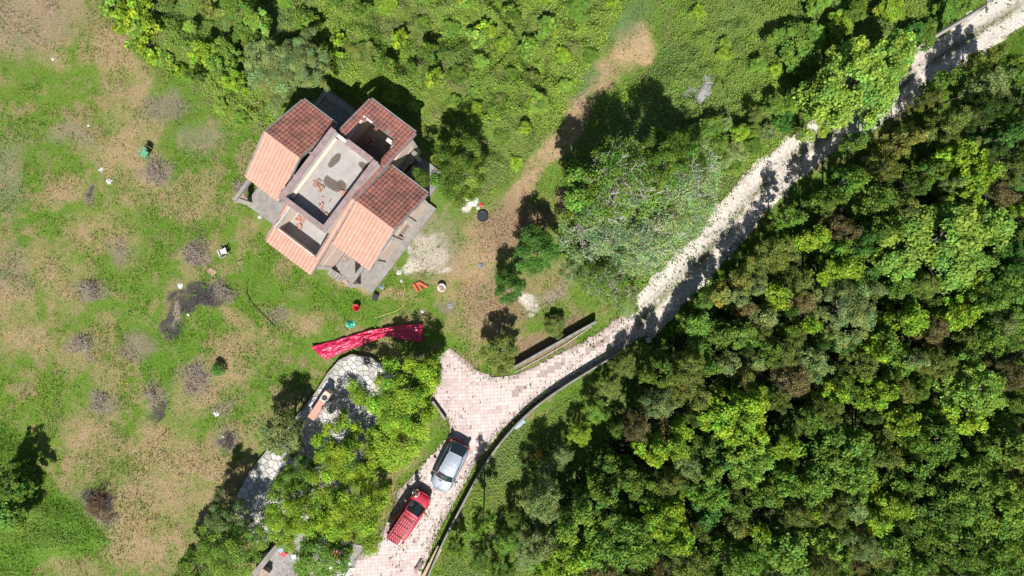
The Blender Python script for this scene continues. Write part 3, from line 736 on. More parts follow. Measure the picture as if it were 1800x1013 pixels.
# walls with openings
def wallrun(mb, axis, c, a0, a1, z0, z1, th, ops):
    """wall on the plane axis=c from a0 to a1; ops = (a, width, z, height)"""
    def bx(p, q, r, s):
        if q - p < 1e-4 or s - r < 1e-4: return
        if axis == 'x': mb.box(c - th / 2, c + th / 2, p, q, r, s)
        else: mb.box(p, q, c - th / 2, c + th / 2, r, s)
    cur = a0
    for (a, w, z, h) in sorted(ops):
        bx(cur, a, z0, z1); bx(a, a + w, z0, z); bx(a, a + w, z + h, z1); cur = a + w
    bx(cur, a1, z0, z1)
def window(axis, c, a, w, z, h, kind='window'):
    f = MB(); t = .06
    def bx(m_, p, q, r, s, d):
        if axis == 'x': m_.box(c - d, c + d, p, q, r, s)
        else: m_.box(p, q, c - d, c + d, r, s)
    bx(f, a + .002, a + t, z + .002, z + h - .002, .05); bx(f, a + w - t, a + w - .002, z + .002, z + h - .002, .05); bx(f, a + t, a + w - t, z + .002, z + t, .05); bx(f, a + t, a + w - t, z + h - t, z + h - .002, .05)
    o = f.build(kind, M['oldwood'], house)
    g = MB(); bx(g, a + t, a + w - t, z + t, z + h - t, .008); g.build('pane' if kind == 'window' else 'door_leaf', M['glass'] if kind == 'window' else M['oldwood'], o)
wb = MB(); wc = MB()
ops_e = [(-.6, 1.0, .3, 2.1)]
wallrun(wb, 'x', 5.45, -3.0, 2.4, .3, 5.45, .24, ops_e)
ops_w = [(-2.0, 1.0, 1.2, 1.2), (.4, 1.0, 1.2, 1.2), (-.9, 1.0, 3.7, 1.1)]
wallrun(wb, 'x', -3.75, -3.0, 2.4, .3, 5.45, .24, ops_w)
for (p, q) in ((-3.62, -.9), (2.9, 5.32)):
    wallrun(wb, 'y', -2.9, p, q, .3, 5.4, .22, [(p + .8, 1.1, .3, 2.2)]); wallrun(wb, 'y', 2.3, p, q, .3, 5.4, .22, [(p + .8, 1.1, 1.2, 1.3)])
wallrun(wb, 'y', -5.55, -.45, 2.65, .3, 4.95, .24, [(.4, 1.4, .3, 2.3), (.5, 1.1, 3.4, 1.0)])
wallrun(wb, 'y', 5.05, -.45, 2.5, .3, 4.98, .24, [(.5, 1.3, 1.2, 1.3)])
wallrun(wb, 'x', -.56, -5.4, 4.9, .3, 4.9, .22, []); wallrun(wb, 'x', 2.74, -5.4, 4.9, .3, 4.9, .22, [(3.1, .9, .3, 2.1)])
wb.build('wall', M['brick'], house)
for a, w, z, h in ops_e: window('x', 5.45, a, w, z, h, 'door' if z < 1 else 'window')
for a, w, z, h in ops_w: window('x', -3.75, a, w, z, h)
gt = MB()
for s in (5.35, -3.65):
    gt.add([(s, -3.0, 5.46), (s, 2.4, 5.46), (s, TR, 6.98), (s + .2, -3.0, 5.46), (s + .2, 2.4, 5.46), (s + .2, TR, 6.98)], [(0, 2, 1), (3, 4, 5), (0, 1, 4, 3), (1, 2, 5, 4), (2, 0, 3, 5)])
gt.build('gable_wall', M['plaster'], house)
for (s, t) in ((5.5, -2.95), (5.5, -.95), (5.5, .72), (5.5, 2.35), (2.72, -5.5), (2.72, 5.0), (-.5, -5.5), (-3.7, -2.95), (-3.7, 2.35), (2.8, -2.95), (-.5, 5.0)):
    m_ = MB(); m_.box(s - .155, s + .155, t - .155, t + .155, .28, 5.44 if abs(t) < 3 else 4.85); m_.build('column', M['plaster'], house)
for z in (3.0,):
    m_ = MB(); m_.box(5.325, 5.60, -2.79, 2.19, z, z + .3); m_.box(2.62, 2.88, -5.34, 4.84, z, z + .3); m_.build('ring_beam', M['plaster'], house)
# bay of plaster on the lower right wall and a round terracotta vent
rv = MB(); rv.lathe([(0, .12), (.22, .12), (.25, 0)], 18); o = rv.build('round_vent', M['tile_light'], house); o.location = (5.62, .15, 4.55); o.rotation_euler = (0, math.radians(90), 0)
# slabs
def slab(name, s0, s1, t0, t1, z0, z1, mat='concrete'):
    m_ = MB(); m_.box(s0, s1, t0, t1, z0, z1); return m_.build(name, M[mat], house)
slab('porch_slab', -5.05, -.7, -5.55, -3.0, -.1, .40); slab('porch_slab', -5.15, -.69, 2.45, 4.75, -.1, .42)
slab('porch_slab', 2.9, 5.1, -5.45, -3.02, -.1, .36); slab('side_walk', 5.105, 6.2, -5.25, 2.55, -.1, .30)
slab('porch_slab', 2.9, 5.3, 2.45, 4.9, -.1, .36); slab('floor_slab', -3.75, 5.1, -3.0, 2.4, -.1, .28); slab('floor_slab', -.6, 2.75, -5.5, 5.0, -.1, .27)
# corner posts and beams of the three porches
def st(px, py, z):
    x, y = W(px, py, z); x -= HO[0]; y -= HO[1]; return (x * A[0] + y * A[1], x * Bv[0] + y * Bv[1])
def beam(p, q, z, w=.28, h=.3, nm='porch_beam'):
    p = Vector((*p, z)); q = Vector((*q, z)); d = (q - p).normalized(); s = Vector((-d.y, d.x, 0)) * w / 2
    m_ = MB(); m_.add([p - s - Vector((0, 0, h)), q - s - Vector((0, 0, h)), q + s - Vector((0, 0, h)), p + s - Vector((0, 0, h)), p - s, q - s, q + s, p + s],
                      [(0, 3, 2, 1), (4, 5, 6, 7), (0, 1, 5, 4), (1, 2, 6, 5), (2, 3, 7, 6), (3, 0, 4, 7)]); m_.build(nm, M['concrete'], house)
def post(s, t, z0, z1, w=.3):
    m_ = MB(); m_.box(s - w / 2, s + w / 2, t - w / 2, t + w / 2, z0, z1); m_.build('porch_post', M['plaster'], house)
cw = (-4.85, -5.35); post(*cw, .4, 2.65); beam((cw[0], cw[1] - .15), (cw[0], -3.02), 2.95, w=.26)
cs = (5.02, -5.30); post(*cs, .36, 2.65); beam((cs[0], cs[1] - .15), (cs[0], -3.02), 2.95, w=.26)
cn = (-4.32, 4.25); post(*cn, .42, 2.65, .3); beam((cn[0], cn[1] + .15), (cn[0], 2.5), 2.95, w=.3); beam((cn[0] + .16, cn[1]), (-.7, cn[1]), 2.95, w=.3)
post(2.98 + .1, 4.6, .36, 2.65); beam((3.1, 4.75), (3.1, 2.45), 2.95, w=.3)
# stairs of plastered masonry at the front porch
stp = MB()
for k in range(5): stp.box(2.9 + k * .20, 2.9 + (k + 1) * .20 - .003, -5.95, -5.46, -.05, .95 - k * .17)
stp.build('steps', M['concrete'], house)

# rubble lying on the terraces (each heap a thing)
def heap(name, label, s, t, z, r, n, mat, size=(.05, .16), cat='rubble', world=False, part='brick_piece'):
    if not world:
        x = HO[0] + s * A[0] + t * Bv[0]; y = HO[1] + s * A[1] + t * Bv[1]
    else: x, y = s, t
    root = empty(name, (x, y, z)); tag(root, label, cat)
    me = []
    for k in range(4):
        m_ = MB(); sc = R.uniform(*size); m_.box(-sc * 1.3, sc * 1.3, -sc * .55, sc * .55, -sc * .4, sc * .4); me.append(m_)
    meshes = []
    for k, m_ in enumerate(me):
        mm = mesh_from(part, m_.v, m_.f, M[mat]); meshes.append(mm)
    for k in range(n):
        a = R.uniform(0, 6.28); q = r * math.sqrt(R.random())
        o = link(part, R.choice(meshes), root, (q * math.cos(a), q * math.sin(a), .04 + R.random() * .06 * (1 - q / r)), (R.uniform(-.4, .4), R.uniform(-.4, .4), R.uniform(0, 3.1)))
    return root
heap('brick_rubble', 'heap of broken bricks left of the dark damp stain on the roof terrace', .35, -.9, 6.5, .35, 14, 'rubble')
heap('brick_rubble', 'heap of broken bricks beside the right parapet of the roof terrace', 2.1, -.35, 6.5, .3, 14, 'rubble')
heap('brick_rubble', 'thin scatter of red brick pieces across the lower roof terrace floor end', 1.4, -1.9, 6.5, .65, 16, 'rubble', (.03, .11))
heap('brick_rubble', 'brick pieces lying in the dark roofless room', .3, 3.4, 3.0, .45, 16, 'rubble')
heap('brick_rubble', 'loose bricks scattered on the small front terrace below the roof opening', 0.3, -3.7, 4.36, .4, 12, 'rubble')
heap('brick_rubble', 'few red fragments on the front porch slab', 3.4, -4.0, .36, .45, 7, 'rubble', (.03, .09))

# ------------------------------------------------------------ vehicles
def car(name, label, x, y, rz, L, Wd, paintm, spec):
    root = empty(name, (x, y, .05), rz); tag(root, label, 'car')
    # cross-section loft: x forward
    def wid(u): # u -1..1
        return Wd / 2 * (1 - .30 * max(0, (abs(u) - .62) / .38) ** 2.6) * (1 - .06 * max(0, u))
    prof = spec['deck']           # list of (u, z) of bonnet, belt, tail
    def zt(u):
        for (u0, z0), (u1, z1) in zip(prof[:-1], prof[1:]):
            if u0 <= u <= u1: t = (u - u0) / (u1 - u0); t = t * t * (3 - 2 * t) * .5 + t * .5; return z0 + (z1 - z0) * t
        return prof[-1][1]
    us = [-1, -.985, -.95, -.9, -.8, -.7, -.6, -.45, -.3, -.15, 0, .15, .3, .4, .5, .6, .7, .8, .88, .94, .98, 1]
    V = []; K = 0
    for u in us:
        w = wid(u); z = zt(u); e = 1 - max(0, (abs(u) - .95) / .05) * .25
        sec = [(-1 * .90 * w, .22), (-.99 * w * e, .38), (-1.0 * w * e, .55), (-.985 * w * e, .70 * z + .18), (-.93 * w * e, z - .02), (-.80 * w * e, z + .02), (-.4 * w * e, z + .045), (0, z + .052)]
        sec = sec + [(-a, b) for a, b in reversed(sec[:-1])]
        K = len(sec)
        for a, b in sec: V.append((u * L / 2, a, b))
    n = len(us); F = [(i * K + k, i * K + k + 1, (i + 1) * K + k + 1, (i + 1) * K + k) for i in range(n - 1) for k in range(K - 1)]
    F += [tuple(range(K)), tuple((n - 1) * K + k for k in range(K - 1, -1, -1)), ]
    F += [(i * K, (i + 1) * K, (i + 1) * K + K - 1, i * K + K - 1) for i in range(n - 1)]
    b_ = MB(); b_.add(V, F); body = b_.build('body', paintm, root, smooth=True)
    # greenhouse
    g = spec['cab']               # stations (u, z, halfwidth at belt, halfwidth at roof), belt z
    ws = MB(); rf = MB(); rw = MB(); sg = MB(); pl = MB()
    def row(u, zr, wr, m_=5): return [(u * L / 2, wr * (k / (m_ - 1) * 2 - 1), zr - .045 * (k / (m_ - 1) * 2 - 1) ** 2 * (1 if zr > 1.2 else .4)) for k in range(m_)]
    def bow(r_, d): return [(x_ + d * (1 - (y_ / (Wd / 2)) ** 2), y_, z_) for x_, y_, z_ in r_]
    uf0, uf1, ur1, ur0 = g['front_base'], g['front_top'], g['rear_top'], g['rear_base']
    zb, zr = g['belt'], g['roof']; wb0, wr0 = Wd / 2 * .84, Wd / 2 * .70
    A0 = bow(row(uf0, zb + .03, wb0 * .97), .18); A1 = bow(row(uf1, zr - .04, wr0), .10)
    B1 = bow(row(ur1, zr - .05, wr0 * .95), -.06); B0 = bow(row(ur0, zb + .05, wb0 * .86), -.10)
    def quadrows(mb_, r0, r1): 
        m_ = len(r0); mb_.add(r0 + r1, [(k, k + 1, m_ + k + 1, m_ + k) for k in range(m_ - 1)])
    quadrows(ws, A1, A0)
    mid = []
    rows = [A1]
    for q in range(1, 5):
        t = q / 5; zz = zr + .035 * math.sin(math.pi * t) - .045 * t * 0
        rows.append([(A1[k][0] * (1 - t) + B1[k][0] * t, A1[k][1] * (1 - t) + B1[k][1] * t, A1[k][2] * (1 - t) + B1[k][2] * t + .04 * math.sin(math.pi * t)) for k in range(5)])
    rows.append(B1)
    for r0, r1 in zip(rows[:-1], rows[1:]): quadrows(rf, r1, r0)
    quadrows(rw, B0, B1)
    for sgn in (0, 4):
        top = [r_[sgn] for r_ in rows]; bot = [(A0[sgn][0] * (1 - q / 5) + B0[sgn][0] * q / 5, (A0[sgn][1] if sgn else A0[sgn][1]) * (1 - q / 5) + B0[sgn][1] * q / 5 + (.03 if sgn else -.03), zb + .02) for q in range(6)]
        sg.add(top + bot, [(k, k + 1, 6 + k + 1, 6 + k) if sgn else (k + 1, k, 6 + k, 6 + k + 1) for k in range(5)])
        for a_, b2 in ((A1[sgn], A0[sgn]), (B1[sgn], B0[sgn]), (rows[2][sgn], bot[2])): pl.tube([a_, b2], .035, 5)
        pl.tube(top, .03, 5)
    ws.build('windshield', M['glass'], root, smooth=True); rf.build('roof', paintm, root, smooth=True); rw.build('rear_window', M['glass'], root, smooth=True)
    sg.build('side_window', M['glass'], root); pl.build('pillar', paintm, root, smooth=True)
    # wheels
    wr = spec.get('wheel', .30)
    for sx in (.62, -.62):
        for sy in (-1, 1):
            t_ = MB(); t_.lathe([(wr * .62, -.10), (wr, -.10), (wr, .10), (wr * .62, .10), (wr * .62, -.10)], 20); o = t_.build('wheel', M['rubber'], root, smooth=False)
            o.location = (sx * L / 2, sy * (Wd / 2 - .12), wr); o.rotation_euler = (math.radians(90), 0, 0)
            r_ = MB(); r_.lathe([(0, -.09), (wr * .62, -.09), (wr * .62, .09), (0, .09)], 12); r_.build('rim', M['steel'], o)
    for sy in (-1, 1):
        h_ = MB(); h_.add([(L / 2 * .965, sy * Wd / 2 * .38, .60), (L / 2 * .88, sy * Wd / 2 * .62, .74), (L / 2 * .80, sy * Wd / 2 * .84, .76), (L / 2 * .86, sy * Wd / 2 * .88, .62),
                           (L / 2 * 1.0, sy * Wd / 2 * .40, .58), (L / 2 * .93, sy * Wd / 2 * .64, .795), (L / 2 * .82, sy * Wd / 2 * .90, .80), (L / 2 * .88, sy * Wd / 2 * .95, .60)],
                          [(4, 5, 6, 7), (0, 4, 7, 3), (0, 1, 5, 4), (1, 2, 6, 5), (2, 3, 7, 6)]); h_.build('headlight', M['lamp'], root)
        t2 = MB(); t2.box(-L / 2 - .004, -L / 2 * .93, sy * Wd / 2 * .86 - .1, sy * Wd / 2 * .86 + .06, .62, .86); t2.build('tail_light', M['redlamp'], root)
        m2 = MB(); m2.tube([(uf0 * L / 2 - .18, sy * Wd / 2 * .86, zb + .06), (uf0 * L / 2 - .17, sy * (Wd / 2 + .06), zb + .09)], .03, 6); m2.box(uf0 * L / 2 - .24, uf0 * L / 2 - .13, sy * (Wd / 2 + .10) - .09, sy * (Wd / 2 + .10) + .09, zb + .02, zb + .17); m2.build('mirror', M['black'], root)
    bp = MB(); bp.box(L / 2 - .02, L / 2 + .035, -Wd * .34, Wd * .34, .28, .46); bp.build('front_bumper', paintm if spec.get('bumper') else M['black'], root)
    bp = MB(); bp.box(-L / 2 - .05, -L / 2 + .02, -Wd * .40, Wd * .40, .30, .52); bp.build('rear_bumper', M['redlamp'] if spec.get('redbumper') else M['black'], root)
    wp = MB(); wp.tube([(uf0 * L / 2 + .10, -Wd * .1, zb + .07), (uf0 * L / 2 - .02, Wd * .28, zb + .085)], .012, 4); wp.build('wiper', M['black'], root)
    return root, rows, zr
sx, sy = W(789.5, 822, .9)
d = Vector((W(770, 861, .8)[0] - W(809, 783, .8)[0], W(770, 861, .8)[1] - W(809, 783, .8)[1]))
silver, _, _ = car('silver_car', 'silver hatchback parked on the pink brick driveway', sx, sy, math.atan2(d.y, d.x), 3.78, 1.66, M['silver'],
    dict(deck=[(-1, .74), (-.93, .86), (-.6, .90), (0, .90), (.42, .90), (.6, .86), (.85, .76), (.95, .68), (1, .58)], cab=dict(front_base=.44, front_top=.17, rear_top=-.62, rear_base=-.90, belt=.89, roof=1.47), bumper=True, redbumper=True))
hv = MB(); hv.box(1.05, 1.14, -.32, -.02, .885, .925, None); hv.build('bonnet_vent', M['black'], silver)
sx, sy = W(719, 909, 1.0)
d = Vector((W(744, 872, .9)[0] - W(694, 946, .9)[0], W(744, 872, .9)[1] - W(694, 946, .9)[1]))
redc, rows, zr = car('red_car', 'red high-roofed estate car with a long roof rack under the tree edge', sx, sy, math.atan2(d.y, d.x), 3.85, 1.55, M['redpaint'],
    dict(deck=[(-1, .88), (-.93, .93), (-.6, .93), (0, .93), (.42, .93), (.6, .90), (.85, .82), (.95, .74), (1, .60)], cab=dict(front_base=.55, front_top=.26, rear_top=-.955, rear_base=-.985, belt=.92, roof=1.72)))
rk = MB()
for y_ in (-.50, .50): rk.tube([(.30, y_, 1.86), (-1.80, y_, 1.84)], .018, 5)
rk.build('rack_rail', M['black'], redc)
for i in range(9):
    x_ = .28 - i * .255; b_ = MB(); b_.tube([(x_, -.52, 1.86 - .006 * i), (x_, 0, 1.885 - .006 * i), (x_, .52, 1.86 - .006 * i)], (.024 if i in (0, 3, 6, 8) else .012), 5); b_.build('rack_bar', M['black'], redc)
for y_ in (-.33, -.16, 0, .16, .33):
    b_ = MB(); b_.box(-1.78, .1, y_ - .05, y_ + .05, 1.72, 1.775); b_.build('roof_rib', M['redpaint'], redc)

# ------------------------------------------------------------ person
def person(px, py, rz):
    x, y = W(px, py, 0); 
    root = empty('person', (x, y, .05), rz); tag(root, 'person in a pale shirt and dark trousers standing at the red car, arms lifted', 'person')
    J = dict(pelvis=(0, 0, .95), chest=(0, 0, 1.28), neck=(0, .02, 1.47), hip_l=(.10, 0, .92), hip_r=(-.10, 0, .92), kn_l=(.11, .03, .5), kn_r=(-.12, .05, .5), an_l=(.12, -.02, .09), an_r=(-.13, .0, .09),
             ft_l=(.13, .15, .04), ft_r=(-.15, .17, .04), sh_l=(.19, 0, 1.40), sh_r=(-.19, 0, 1.40), el_l=(.27, .10, 1.14), el_r=(-.27, .10, 1.14), wr_l=(.12, .33, 1.16), wr_r=(-.12, .33, 1.16), hd_l=(.08, .40, 1.17), hd_r=(-.08, .40, 1.17), head=(0, .04, 1.60), top=(0, .03, 1.68))
    def skin(name, keys, edges, rad, mat, rootk):
        me = bpy.data.meshes.new(name); ix = {k: i for i, k in enumerate(keys)}
        me.from_pydata([J[k] for k in keys], [(ix[a], ix[b]) for a, b in edges], []); me.materials.append(mat)
        o = link(name, me, root); md = o.modifiers.new('skin', 'SKIN'); md.use_smooth_shade = True
        for i, k in enumerate(keys): me.skin_vertices[0].data[i].radius = (rad[k], rad[k]); me.skin_vertices[0].data[i].use_root = (k == rootk)
        o.modifiers.new('sub', 'SUBSURF').levels = 1; o.modifiers['sub'].render_levels = 1
        return o
    keys = list(J); E_ = [('pelvis', 'chest'), ('chest', 'neck'), ('neck', 'head'), ('head', 'top'), ('pelvis', 'hip_l'), ('pelvis', 'hip_r'), ('hip_l', 'kn_l'), ('hip_r', 'kn_r'), ('kn_l', 'an_l'), ('kn_r', 'an_r'), ('an_l', 'ft_l'), ('an_r', 'ft_r'),
          ('chest', 'sh_l'), ('chest', 'sh_r'), ('sh_l', 'el_l'), ('sh_r', 'el_r'), ('el_l', 'wr_l'), ('el_r', 'wr_r'), ('wr_l', 'hd_l'), ('wr_r', 'hd_r')]
    rad = dict(pelvis=.13, chest=.13, neck=.055, head=.085, top=.06, hip_l=.085, hip_r=.085, kn_l=.055, kn_r=.055, an_l=.04, an_r=.04, ft_l=.04, ft_r=.04, sh_l=.06, sh_r=.06, el_l=.042, el_r=.042, wr_l=.028, wr_r=.028, hd_l=.035, hd_r=.035)
    skin('body', keys, E_, rad, M['skin'], 'pelvis')
    rs = {k: v * 1.14 + .006 for k, v in rad.items()}
    ks = ['pelvis', 'chest', 'sh_l', 'sh_r', 'el_l', 'el_r']; skin('shirt', ks, [('pelvis', 'chest'), ('chest', 'sh_l'), ('chest', 'sh_r'), ('sh_l', 'el_l'), ('sh_r', 'el_r')], rs, M['shirt'], 'pelvis')
    ks = ['pelvis', 'hip_l', 'hip_r', 'kn_l', 'kn_r', 'an_l', 'an_r']; rj = dict(rs); rj['pelvis'] = .12; skin('trousers', ks, [('pelvis', 'hip_l'), ('pelvis', 'hip_r'), ('hip_l', 'kn_l'), ('hip_r', 'kn_r'), ('kn_l', 'an_l'), ('kn_r', 'an_r')], rj, M['jeans'], 'pelvis')
    hr = MB(); hr.lathe([(.10, -.03), (.108, .03), (.09, .08), (.05, .11), (0, .12)], 12, (0, .02, 1.62)); hr.build('hair', M['hair'], root, smooth=True)
    return root
person(733, 859, math.radians(-60))

# ------------------------------------------------------------ pink tarp
def tarp():
    top = [(546, 609), (580, 600), (620, 589), (650, 580), (676, 577), (700, 572), (722, 570), (744, 569)]
    bot = [(571, 633), (592, 625), (625, 611), (652, 602), (678, 592), (704, 596), (724, 600), (743, 601)]
    cx, cy = W(650, 598); nU, nV = 130, 26; V = []
    def interp(P, t):
        t *= len(P) - 1; i = min(int(t), len(P) - 2); f = t - i
        p0 = P[max(i - 1, 0)]; p1 = P[i]; p2 = P[i + 1]; p3 = P[min(i + 2, len(P) - 1)]
        return tuple(.5 * (2 * p1[k] + (p2[k] - p0[k]) * f + (2 * p0[k] - 5 * p1[k] + 4 * p2[k] - p3[k]) * f * f + (3 * p1[k] - p0[k] - 3 * p2[k] + p3[k]) * f ** 3) for k in (0, 1))
    for i in range(nU):
        for j in range(nV):
            u = i / (nU - 1); v = j / (nV - 1); a = interp(top, u); b = interp(bot, u)
            x, y = W(a[0] * (1 - v) + b[0] * v, a[1] * (1 - v) + b[1] * v, .2)
            n = float(fbm(np.array([u * 9 + v * 1.5]), np.array([v * 5.0]), 1.0, 4, 4)[0]); n2_ = float(np.abs(fbm(np.array([u * 16.]), np.array([v * 3 + u * 7]), 1.0, 14, 3)[0] - .5))
            z = .10 + .34 * n - .42 * n2_ * (1.2 if u < .55 else .5) + .10 * math.sin(math.pi * v) + (.12 if u > .55 else 0)
            if j in (0, nV - 1) or i in (0, nU - 1): z -= .07
            j_ = .05 * (n - .5); V.append((x - cx + j_, y - cy + j_, max(.03, z)))
    F = [(i * nV + j, (i + 1) * nV + j, (i + 1) * nV + j + 1, i * nV + j + 1) for i in range(nU - 1) for j in range(nV - 1)]
    mb = MB(); mb.add(V, [tuple(reversed(f)) for f in F]); o = mb.build('tarpaulin', M['tarp'], smooth=True, loc=(cx, cy, 0))
    sm = o.modifiers.new('thick', 'SOLIDIFY'); sm.thickness = .01
    tag(o, 'long crumpled crimson plastic sheet stretched over the grass', 'tarpaulin')
    st_ = MB(); p, q = W(676, 575, .5), W(676, 594, .5); st_.tube([(p[0] - cx, p[1] - cy, .50), ((p[0] + q[0]) / 2 - cx, (p[1] + q[1]) / 2 - cy, .56), (q[0] - cx, q[1] - cy, .48)], .012, 5); st_.build('binding_strap', M['black'], o)
tarp()

# ------------------------------------------------------------ garden things
def chair(px, py, rz, mat, label):
    x, y, z = on(px, py); root = empty('garden_chair', (x, y, z), rz); tag(root, label, 'chair', 'plastic garden chairs on the lawn')
    s = MB(); s.box(-.24, .24, -.24, .24, .42, .45); s.build('seat', mat, root)
    b_ = MB()
    pts = [(-.26 + .52 * k / 6, -.25 - .06 * math.sin(math.pi * k / 6)) for k in range(7)]
    for a, c in zip(pts[:-1], pts[1:]): b_.add([(a[0], a[1], .45), (c[0], c[1], .45), (c[0], c[1] - .12, .86), (a[0], a[1] - .12, .86), (a[0], a[1] - .025, .45), (c[0], c[1] - .025, .45), (c[0], c[1] - .145, .86), (a[0], a[1] - .145, .86)], [(0, 1, 2, 3), (7, 6, 5, 4), (3, 2, 6, 7)])
    b_.build('backrest', mat, root)
    for sx_ in (-1, 1):
        a_ = MB(); a_.box(sx_ * .28 - .03, sx_ * .28 + .03, -.26, .24, .63, .66); a_.build('armrest', mat, root)
        for sy_ in (-1, 1): l = MB(); l.tube([(sx_ * .22, sy_ * .2, .42), (sx_ * .27, sy_ * .25, 0)], .022, 5); l.build('leg', mat, root)
        l = MB(); l.tube([(sx_ * .28, .22, .64), (sx_ * .24, .22, .44)], .02, 5); l.build('arm_support', mat, root)
    return root
chair(260, 273, math.radians(150), M['chairgreen'], 'green plastic garden chair standing alone on the dry upper lawn')
chair(397, 444, math.radians(20), M['white'], 'white plastic garden chair standing near the pink board')
def thing_box(name, cat, label, px, py, sx_, sy_, sz_, rz, mat, z=None, parts=None, tilt=0):
    x, y, zz = on(px, py); zz = zz if z is None else z
    m_ = MB(); m_.box(-sx_ / 2, sx_ / 2, -sy_ / 2, sy_ / 2, 0, sz_); o = m_.build(name, M[mat]); o.location = (x, y, zz + .01); o.rotation_euler = (tilt, 0, math.radians(rz)); tag(o, label, cat); return o
thing_box('wooden_board', 'board', 'pale pink board lying on grass below the white chair', 373, 478, .58, .42, .03, -35, 'wood')
def crumple(name, cat, label, px, py, r, h, mat, seed, z=None, asp=1.0, rz=0):
    x, y, zz = on(px, py); zz = zz if z is None else z; m_ = MB(); n = 14; k_ = 6; V = [(0, 0, h)]; rr = random.Random(seed)
    for j in range(1, k_):
        for i in range(n):
            a = 2 * math.pi * i / n; q = j / (k_ - 1) * r * (1 + rr.uniform(-.22, .22) * (1 if j > 2 else .4)); V.append((q * math.cos(a), q * math.sin(a) * asp, max(0, h * (1 - (j / (k_ - 1)) ** 1.6) + rr.uniform(-.3, .3) * h)))
    F = [(0, 1 + i, 1 + (i + 1) % n) for i in range(n)] + [(1 + (j - 1) * n + i, 1 + j * n + i, 1 + j * n + (i + 1) % n, 1 + (j - 1) * n + (i + 1) % n) for j in range(1, k_ - 1) for i in range(n)]
    m_.add(V, F); o = m_.build(name, M[mat]); o.location = (x, y, zz); o.rotation_euler.z = rz; tag(o, label, cat); return o
for i, (px, py, r, lab) in enumerate([(178, 298, .17, 'crumpled white plastic scrap on the lawn left of the green chair'), (192, 319, .22, 'pale blue-white bag scrap on the lawn lower left of the green chair'), (317, 503, .20, 'white rag just above the big ash heap'),
        (332, 553, .11, 'tiny white scrap inside the big ash heap'), (380, 728, .20, 'white litter scrap in the grey patch right of the dry grass'), (93, 104, .12, 'small white scrap on the far upper left lawn'), (177, 705, .13, 'white scrap on the grey twig heap at lower left'),
        (155, 221, .10, 'tiny white scrap on the grass above the green chair'), (392, 768, .10, 'white ash scrap in the small round burnt spot'), (186, 893, .10, 'white scrap in the brown brush heap'), (742, 548, .12, 'pale stone grey scrap on the lawn above the crimson sheet'), (1416, 260, .0, '')]):
    if r: crumple('litter', 'litter', lab, px, py, r, .06, 'white', 100 + i)
crumple('paper_scrap', 'litter', 'white paper square on the shaded verge below the gravel track', 1490, 260, .16, .03, 'white', 300)
crumple('cloth_heap', 'cloth', 'white rag heap above the round black tub', 830, 354, .42, .12, 'cloth_white', 5)
crumple('cloth_heap', 'cloth', 'small red rag beside the white rag heap', 846, 360, .16, .08, 'redp', 6)
crumple('cloth_heap', 'cloth', 'small white rag between the red rag and the black tub', 840, 366, .14, .08, 'cloth_white', 7)
crumple('plastic_bag', 'bag', 'crumpled turquoise plastic bag on grass under the red bucket', 615, 570, .34, .28, 'teal', 8)
crumple('cloth_heap', 'cloth', 'white square rag at the corner of the side walkway in the weeds', 701, 479, .2, .12, 'white', 9)
crumple('plastic_bag', 'bag', 'small dark blue bag beside the corner of the side walkway', 671, 505, .18, .15, 'bluegrey', 10)
crumple('litter', 'litter', 'small white scrap beneath the square rag in the weeds', 706, 494, .12, .06, 'white', 11)
crumple('litter', 'litter', 'small white pot by the wall of the left porch', 456, 381, .14, .12, 'white', 12)
# round black tub with water
x, y, z = on(849, 381); t_ = MB(); t_.lathe([(.0, .02), (.30, .02), (.36, .24), (.40, .24), (.40, .20), (.33, 0), (0, 0)], 28); tub = t_.build('water_tub', M['black'], smooth=True, loc=(x, y, z)); tag(tub, 'round black tub of water standing on bare earth', 'tub')
t_ = MB(); t_.lathe([(0, .17), (.335, .17)], 28); t_.build('water_surface', M['water'], tub)
# red bucket
x, y, z = on(628, 541); t_ = MB(); t_.lathe([(0, .02), (.17, .02), (.24, .48), (.265, .48), (.265, .45), (.20, 0), (0, 0)], 20); bk = t_.build('bucket', M['redp'], smooth=True, loc=(x, y, z)); tag(bk, 'red plastic bucket standing on the lawn', 'bucket')
# rubble-filled sack
x, y, z = on(777, 506); t_ = MB(); t_.lathe([(0, 0), (.26, 0), (.33, .25), (.30, .42), (.27, .40), (0, .36)], 14); sk = t_.build('rubble_sack', M['cloth_white'], smooth=True, loc=(x, y, z)); tag(sk, 'open white sack filled with broken brick on the lawn', 'sack')
for k in range(9):
    m_ = MB(); c = R.uniform(.05, .09); m_.box(-c, c, -c * .7, c * .7, -c * .5, c * .5); o = m_.build('brick_piece', M['rubble'], sk); o.location = (R.uniform(-.17, .17), R.uniform(-.17, .17), .40 + R.uniform(0, .04)); o.rotation_euler = (R.uniform(-.5, .5), R.uniform(-.5, .5), R.uniform(0, 3))
